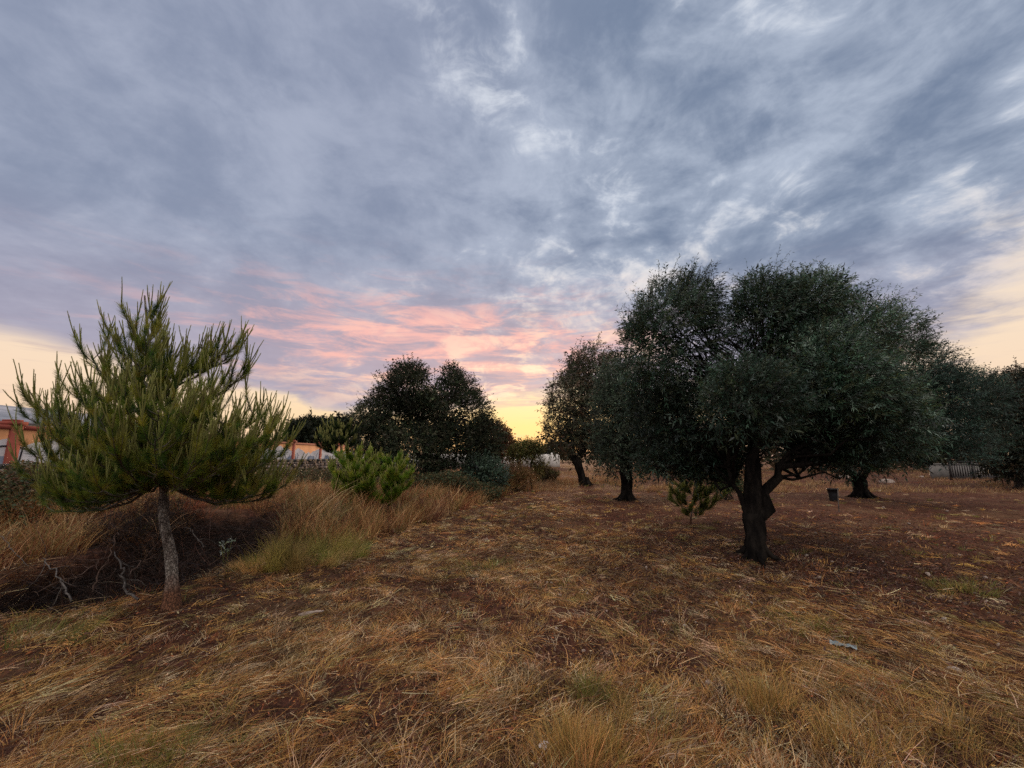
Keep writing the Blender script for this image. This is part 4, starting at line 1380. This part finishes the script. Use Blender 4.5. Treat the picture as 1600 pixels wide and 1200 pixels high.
# mast beyond it and a couple of far trees on the skyline
q = at(847, 690, 70)
mst = empty('utility_pole', (q.x, 70, 0))
b = Bag(); b.tube([(q.x, 70, -.2), (q.x, 70, 2), (q.x, 70, q.z)], [.14, .13, .10], 8); part(b, 'pole', MAT['iron'], mst, True)
b = Bag(); b.box((q.x - .55, 69.93, q.z - .45), (q.x + .55, 70.07, q.z - .33)); part(b, 'crossarm', MAT['iron'], mst)
tag(mst, 'dark utility pole on the skyline beside the far white wall', 'pole')
for (px, py, rx, ry, Y, lab) in ((868, 702, 16, 9, 66, 'rounded far tree touching the left side of the farther olive'), (806, 708, 9, 6, 75, 'small low tree on the skyline left of the sapling'),
                                 (838, 709, 6, 5, 72, 'tiny bush on the skyline right of the sapling crown')):
    b_ = at(px, 722, Y)
    broad_tree('far_tree', lab, 'tree', (b_.x, b_.y, Hf(b_.x, b_.y)), .15, [lobe(px, py, rx, ry, Y), lobe(px + rx * .5, py + 2, rx * .6, ry * .7, Y)], 380, leaf=(.35, .4), nl=8, sl=.6,
               fork_h=.5, bark='bark_dark', cols=[(.05, .05, .03), (.07, .06, .035)], wind=(0, 0, .3), seg=6, inner=.6)

# far belt of trees closing the horizon on the right and left
def belt(x0, x1, Y, h0, h1, n):
    x = rng.uniform(x0, x1, n); y = Y + rng.normal(size=n) * 2.5
    top_ = h0 + (h1 - h0) * fbm(x * .13, x * 0 + Y, 3, 3)
    z = top_ * rng.random(n) ** .6
    d = rng.normal(size=(n, 3)); d[:, 2] = np.abs(d[:, 2])
    L = rng.uniform(.4, .9, n)
    V, F, per = leaves(np.stack([x, y, z], 1), d, L, L * .5)
    return V, F, np.repeat(palette([(.03, .04, .022), (.05, .05, .028), (.07, .05, .03)], n, .25), per, 0)
B = Bag()
B.add(*belt(9, 75, 48, 2.2, 5.2, 15000))
B.add(*belt(-75, -15, 50, 2.5, 5.0, 10000))
B.add(*belt(-20, 16, 110, 1.6, 3.2, 5000))
o = B.build('woods', MAT['leaf'])
tag(o, 'far belt of dark trees closing the horizon', 'woods', kind='stuff')

# iron railing at the right
fa = G(1490, 750); fb2 = at(1580, 754, fa.y + .2)
fa = at(1508, 750, fa.y)
rl = empty('iron_railing', ((fa.x + fb2.x) / 2, fa.y, 0))
zt = at(1540, 721, fa.y).z
xs0, xs1 = fa.x - .9, fb2.x + 1.2
b = Bag(); b.box((xs0, fa.y - .03, zt - .05), (xs1, fa.y + .03, zt + .02)); part(b, 'top_rail', MAT['iron'], rl)
b = Bag(); b.box((xs0, fa.y - .025, .18), (xs1, fa.y + .025, .24)); part(b, 'bottom_rail', MAT['iron'], rl)
x_ = xs0; i = 0
while x_ < xs1:
    b = Bag()
    if i % 9 == 0:
        b.box((x_ - .045, fa.y - .05, -.1), (x_ + .045, fa.y + .05, zt + .12)); part(b, 'post', MAT['iron'], rl)
    else:
        b.box((x_ - .02, fa.y - .02, .243), (x_ + .02, fa.y + .02, zt - .053)); part(b, 'bar', MAT['iron'], rl)
    x_ += .17; i += 1
tag(rl, 'dark iron railing beside the very dark tree at far right', 'railing')
b = Bag(); gw = empty('garden_wall', ((xs0 + xs1) / 2, fa.y + 1.6, 0))
b.box((xs0 + .25, fa.y + 1.5, -.2), (xs1 + 6, fa.y + 1.7, .98)); part(b, 'wall_panel', MAT['greywash'], gw)
b = Bag(); b.box((xs0 + .25, fa.y + 1.45, .983), (xs1 + 6, fa.y + 1.75, 1.06)); part(b, 'coping', MAT['greywash'], gw)
tag(gw, 'pale low wall showing through the bars of the railing', 'wall')

# ------------------------------------------------------------------ small things on the ground
def pebble(loc, sx, sy, sz, name='stone', label=None, mat='stone', cat='stone', group=None, sub=2, rough=.22, rot=None):
    import bmesh
    bm = bmesh.new()
    bmesh.ops.create_icosphere(bm, subdivisions=sub, radius=1)
    sd_ = rng.integers(1, 999)
    for v_ in bm.verts:
        c = v_.co
        f_ = 1 + rough * (2 * float(vnoise(np.array([c.x * 1.7 + sd_]), np.array([c.y * 1.7 + c.z * 1.3]), 3)[0]) - 1) + rng.normal() * .04
        v_.co = Vector((c.x * f_ * sx, c.y * f_ * sy, c.z * f_ * sz))
    me = bpy.data.meshes.new(name)
    bm.to_mesh(me); bm.free()
    me.materials.append(MAT[mat])
    o = bpy.data.objects.new(name, me)
    C.objects.link(o)
    o.location = (loc[0], loc[1], loc[2] + sz * .10)
    o.rotation_euler = rot or (rng.normal() * .2, rng.normal() * .2, rng.uniform(0, 6.28))
    if label: tag(o, label, cat, group)
    return o


g = G(485, 962); pebble(g + Vector((0, 0, .02)), .11, .03, .028, 'flat_stone', 'long pale grey stone lying in straw right of the pine trunk', 'stone', 'stone', rot=(0, -.12, .32), rough=.35)
g = G(756, 1046); pebble(g, .065, .045, .035, 'stone', 'round pinkish stone half sunk in the straw', 'stone', 'stone')
g = G(968, 1069); pebble(g, .035, .022, .018, 'stone', 'smooth cream stone right of a green tuft', 'stone', 'stone')
g = G(1108, 1068); pebble(g, .03, .025, .02, 'stone', 'rounded brownish stone on bare straw near the middle', 'stone', 'stone')
g = G(1489, 1048); pebble(g, .055, .04, .03, 'stone', 'dull pink stone beside a fine green tuft at right', 'stone', 'stone')
g = G(880, 873); pebble(g, .05, .04, .03, 'stone', 'grey lilac stone on the dark patch of the mown strip', 'stone', 'stone')
# a broken white lump, dark underneath
g = G(853, 1170)
root = empty('broken_tile', (g.x, g.y, g.z))
o = pebble((0, 0, .012), .036, .026, .014, 'white_face', None, 'paint_w', rough=.4, rot=(.5, .15, -.3)); o.parent = root
o = pebble((.0, -.012, -.012), .038, .026, .016, 'dark_underside', None, 'pot', rough=.4, rot=(.2, .1, -.2)); o.parent = root
tag(root, 'broken white lump with dark underside at the bottom centre', 'rubble')
# crumpled sheet of plastic
g = G(1318, 1014)
nu, nv = 14, 8
uu, vv = np.meshgrid(np.linspace(-.09, .09, nu), np.linspace(-.035, .035, nv))
hz = .03 + .028 * (vnoise(uu * 45, vv * 45, 12) - .3) + .012 * (vnoise(uu * 110, vv * 110, 13) - .5)
ca_, sa_ = math.cos(-.6), math.sin(-.6)
V = np.stack([g.x + uu * ca_ - vv * sa_, g.y + uu * sa_ + vv * ca_, H(g.x + uu * 0, g.y + vv * 0) + hz], -1).reshape(-1, 3)
a = (np.arange(nv - 1)[:, None] * nu + np.arange(nu - 1)[None]).ravel()
V2 = V - np.array([0, 0, .002])
F = np.stack([a, a + 1, a + 1 + nu, a + nu], 1)
o = mesh_obj('plastic_scrap', np.vstack([V, V2]), np.vstack([F, F[:, ::-1] + nu * nv]), MAT['plastic'], loc=(g.x, g.y, g.z))
tag(o, 'crumpled blue grey scrap of plastic lying in straw', 'litter')
# pale chips: each one a stone, copied from a few shapes
protos = []
for k_ in range(5):
    o = pebble((0, 0, 0), .018, .013, .009, 'stone_chip', None, sub=1, rough=.35)
    protos.append(o)
spots = [(740, 906), (855, 912), (862, 913), (770, 896), (896, 932), (912, 1020), (918, 930), (948, 957), (1087, 975), (1070, 980), (1120, 945), (1236, 986), (1340, 1074), (1425, 1130), (1475, 970), (1506, 1118),
         (680, 1030), (595, 972), (610, 928), (660, 1005), (730, 1070), (820, 1040), (1280, 905), (1300, 880), (1225, 905), (1260, 870), (1330, 895), (1175, 945), (1405, 850), (1380, 880), (1450, 900), (1350, 845), (1500, 870),
         (1540, 905), (1275, 835), (1420, 820), (1480, 800), (1380, 795), (760, 845), (840, 860), (930, 850), (1010, 890), (990, 930), (1050, 930), (700, 960), (870, 985), (905, 965), (1020, 1010), (1150, 1020), (1200, 1060), (560, 1085), (435, 1085), (1345, 1120), (1590, 1110), (1560, 1010)]
for i, (px, py) in enumerate(spots):
    src = protos[i % 5]
    o = src if i < 5 else src.copy()
    if i >= 5: C.objects.link(o)
    g = G(px, py)
    rr = math.hypot(g.x, g.y)
    s_ = rng.uniform(.7, 1.35) * (1 if rr < 4 else 1 + (rr - 4) * .18)
    o.scale = (s_, s_, s_)
    o.location = (g.x, g.y, g.z + .010 * s_ + .004)
    o.rotation_euler = (rng.normal() * .4, rng.normal() * .4, rng.uniform(0, 6.28))
    tag(o, 'small pale limestone chip lying on the mown strip', 'stone', 'pale stone chips scattered on the mown strip')

# dead forked branch with pale bark at the rim of the hollow, and darker ones behind it
def dead_branch(name, label, pts_px, Ys, r0, mat='deadwood', forks=3, group=None):
    P_ = np.array([tuple(at(px, py, yy)) for (px, py), yy in zip(pts_px, Ys)])
    root = empty(name, tuple(P_[0]))
    k = 4
    tt = np.linspace(0, len(P_) - 1, (len(P_) - 1) * k + 1)
    pp = np.stack([np.interp(tt, np.arange(len(P_)), P_[:, i]) for i in range(3)], 1)
    pp[1:-1] += rng.normal(size=(len(pp) - 2, 3)) * .012
    b = Bag(); b.tube(pp, r0 * (1 - .6 * np.linspace(0, 1, len(pp))), 7, .15); part(b, 'limb', MAT[mat], root, True)
    b = Bag()
    for _ in range(forks):
        i0 = rng.integers(2, len(pp) - 1)
        d_ = rng.normal(size=3) * (1, .6, .8)
        b.tube(curved(pp[i0], d_, rng.uniform(.15, .45), 6, up=.2, jit=.25), np.linspace(r0 * .45, .002, 6), 5)
    part(b, 'twigs', MAT[mat], root, True)
    tag(root, label, 'branch', group)


dead_branch('dead_branch', 'pale crooked dead branch left of the pine trunk', [(216, 937), (193, 927), (190, 900), (195, 890), (186, 875), (179, 862)], [4.75, 4.85, 5.0, 5.1, 5.3, 5.5], .013, forks=4)
dead_branch('dead_branch', 'thin reddish dead branch standing in the hollow', [(145, 925), (155, 895), (174, 862), (178, 840), (181, 822)], [5.6, 5.7, 5.8, 5.9, 6.0], .010, 'twig', forks=8)
dead_branch('dead_branch', 'grey fallen branch at the left end of the hollow', [(112, 940), (98, 912), (88, 896), (72, 880), (66, 872)], [5.2, 5.4, 5.6, 5.8, 6.0], .011, forks=5)
dead_branch('dead_branch', 'pale stick slanting down from the left edge', [(0, 838), (14, 850), (30, 872), (45, 885)], [6.6, 6.5, 6.3, 6.2], .010, forks=3)
dead_branch('dead_branch', 'arched thin twig right of the pine trunk', [(318, 855), (310, 840), (300, 830), (288, 824)], [6.3, 6.3, 6.3, 6.3], .009, forks=1)
for i, pts_ in enumerate(([(120, 900), (150, 880), (172, 868)], [(200, 900), (220, 880), (240, 870)], [(60, 925), (100, 905), (130, 900)])):
    dead_branch('dead_branch', 'dark thin dead branch lying low in the hollow, ' + ('the middle one of three', 'the one nearest the pine trunk', 'the one farthest from the pine trunk')[i], pts_, [6.0, 6.2, 6.3], .008, 'twig', forks=7, group='dark dead branches low in the hollow')

# little plant with silvery leaves on the rim
g = G(352, 868)
root = empty('silver_plant', tuple(g))
b = Bag()
sp0 = np.array(tuple(g))
tips_ = [np.array(tuple(at(px, py, g.y))) for px, py in ((345, 852), (352, 848), (362, 846), (356, 858), (348, 862))]
for t_ in tips_:
    b.tube(path(sp0, t_, 5, jit=.03), np.linspace(.004, .002, 5), 5)
part(b, 'stems', MAT['shoot'], root, True)
b = Bag()
cc = np.concatenate([t_ + rng.normal(size=(4, 3)) * .02 for t_ in tips_])
b.add(*sprigs(cc, rng.normal(size=cc.shape) + (0, 0, .8), np.full(len(cc), .03), 3, .045, .42, [(.22, .27, .20), (.17, .22, .15), (.30, .34, .28)]))
part(b, 'foliage', MAT['leaf'], root)
tag(root, 'small plant with silvery leaves on the rim of the hollow', 'plant')

# black pot and its stake beneath the olives
g = G(1303, 783)
h_ = .43; r_ = .165
pot = empty('plant_pot', tuple(g))
b = Bag()
prof = [(.74, 0), (.80, .1), (.9, .6), (.97, .9), (1.08, .9), (1.08, 1.0), (.98, 1.0), (.93, .88)]
pts_ = []
sg = 20
V = np.array([(g.x + math.cos(t) * r_ * a_, g.y + math.sin(t) * r_ * a_, g.z + h_ * z_) for a_, z_ in prof for t in np.arange(sg) / sg * 2 * math.pi])
a = np.arange(sg); c_ = (a + 1) % sg
b.add(V, np.concatenate([np.stack([i * sg + a, i * sg + c_, (i + 1) * sg + c_, (i + 1) * sg + a], 1) for i in range(len(prof) - 1)]))
part(b, 'body', MAT['pot'], pot, True)
b = Bag()
V = np.vstack([[(g.x, g.y, g.z + h_ * .9)], [(g.x + math.cos(t) * r_ * .935, g.y + math.sin(t) * r_ * .935, g.z + h_ * .885) for t in np.arange(sg) / sg * 2 * math.pi]])
b.add(V, np.stack([np.zeros(sg, int), 1 + a, 1 + c_], 1)); part(b, 'soil', MAT['earth'], pot)
tag(pot, 'dark pot standing under the olives right of the forked trunk', 'pot')
g = G(1311, 800)
b = Bag(); q = at(1309, 762, g.y); b.tube([(g.x, g.y, g.z - .05), (g.x + .01, g.y, g.z + .2), (q.x, q.y, q.z)], [.014, .013, .011], 6)
o = b.build('stake', MAT['deadwood'], None, True, tuple(g)); tag(o, 'thin pale stake standing beside the dark pot', 'stake')
# pale rocks behind the olives
for i, (px, py, s_, lab) in enumerate(((1322, 742, .45, 'pale rock left of the v shaped trunk'), (1385, 750, .4, 'pinkish rock right of the v shaped trunk'), (1374, 764, .12, 'small white rock at the foot of the v shaped trunk'),
                                       (1440, 742, .22, 'small pale rock left of the iron railing'))):
    g = G(px, py + 4)
    pebble(g, s_, s_ * .7, s_ * .5, 'rock', lab, 'stone', 'rock', sub=3)
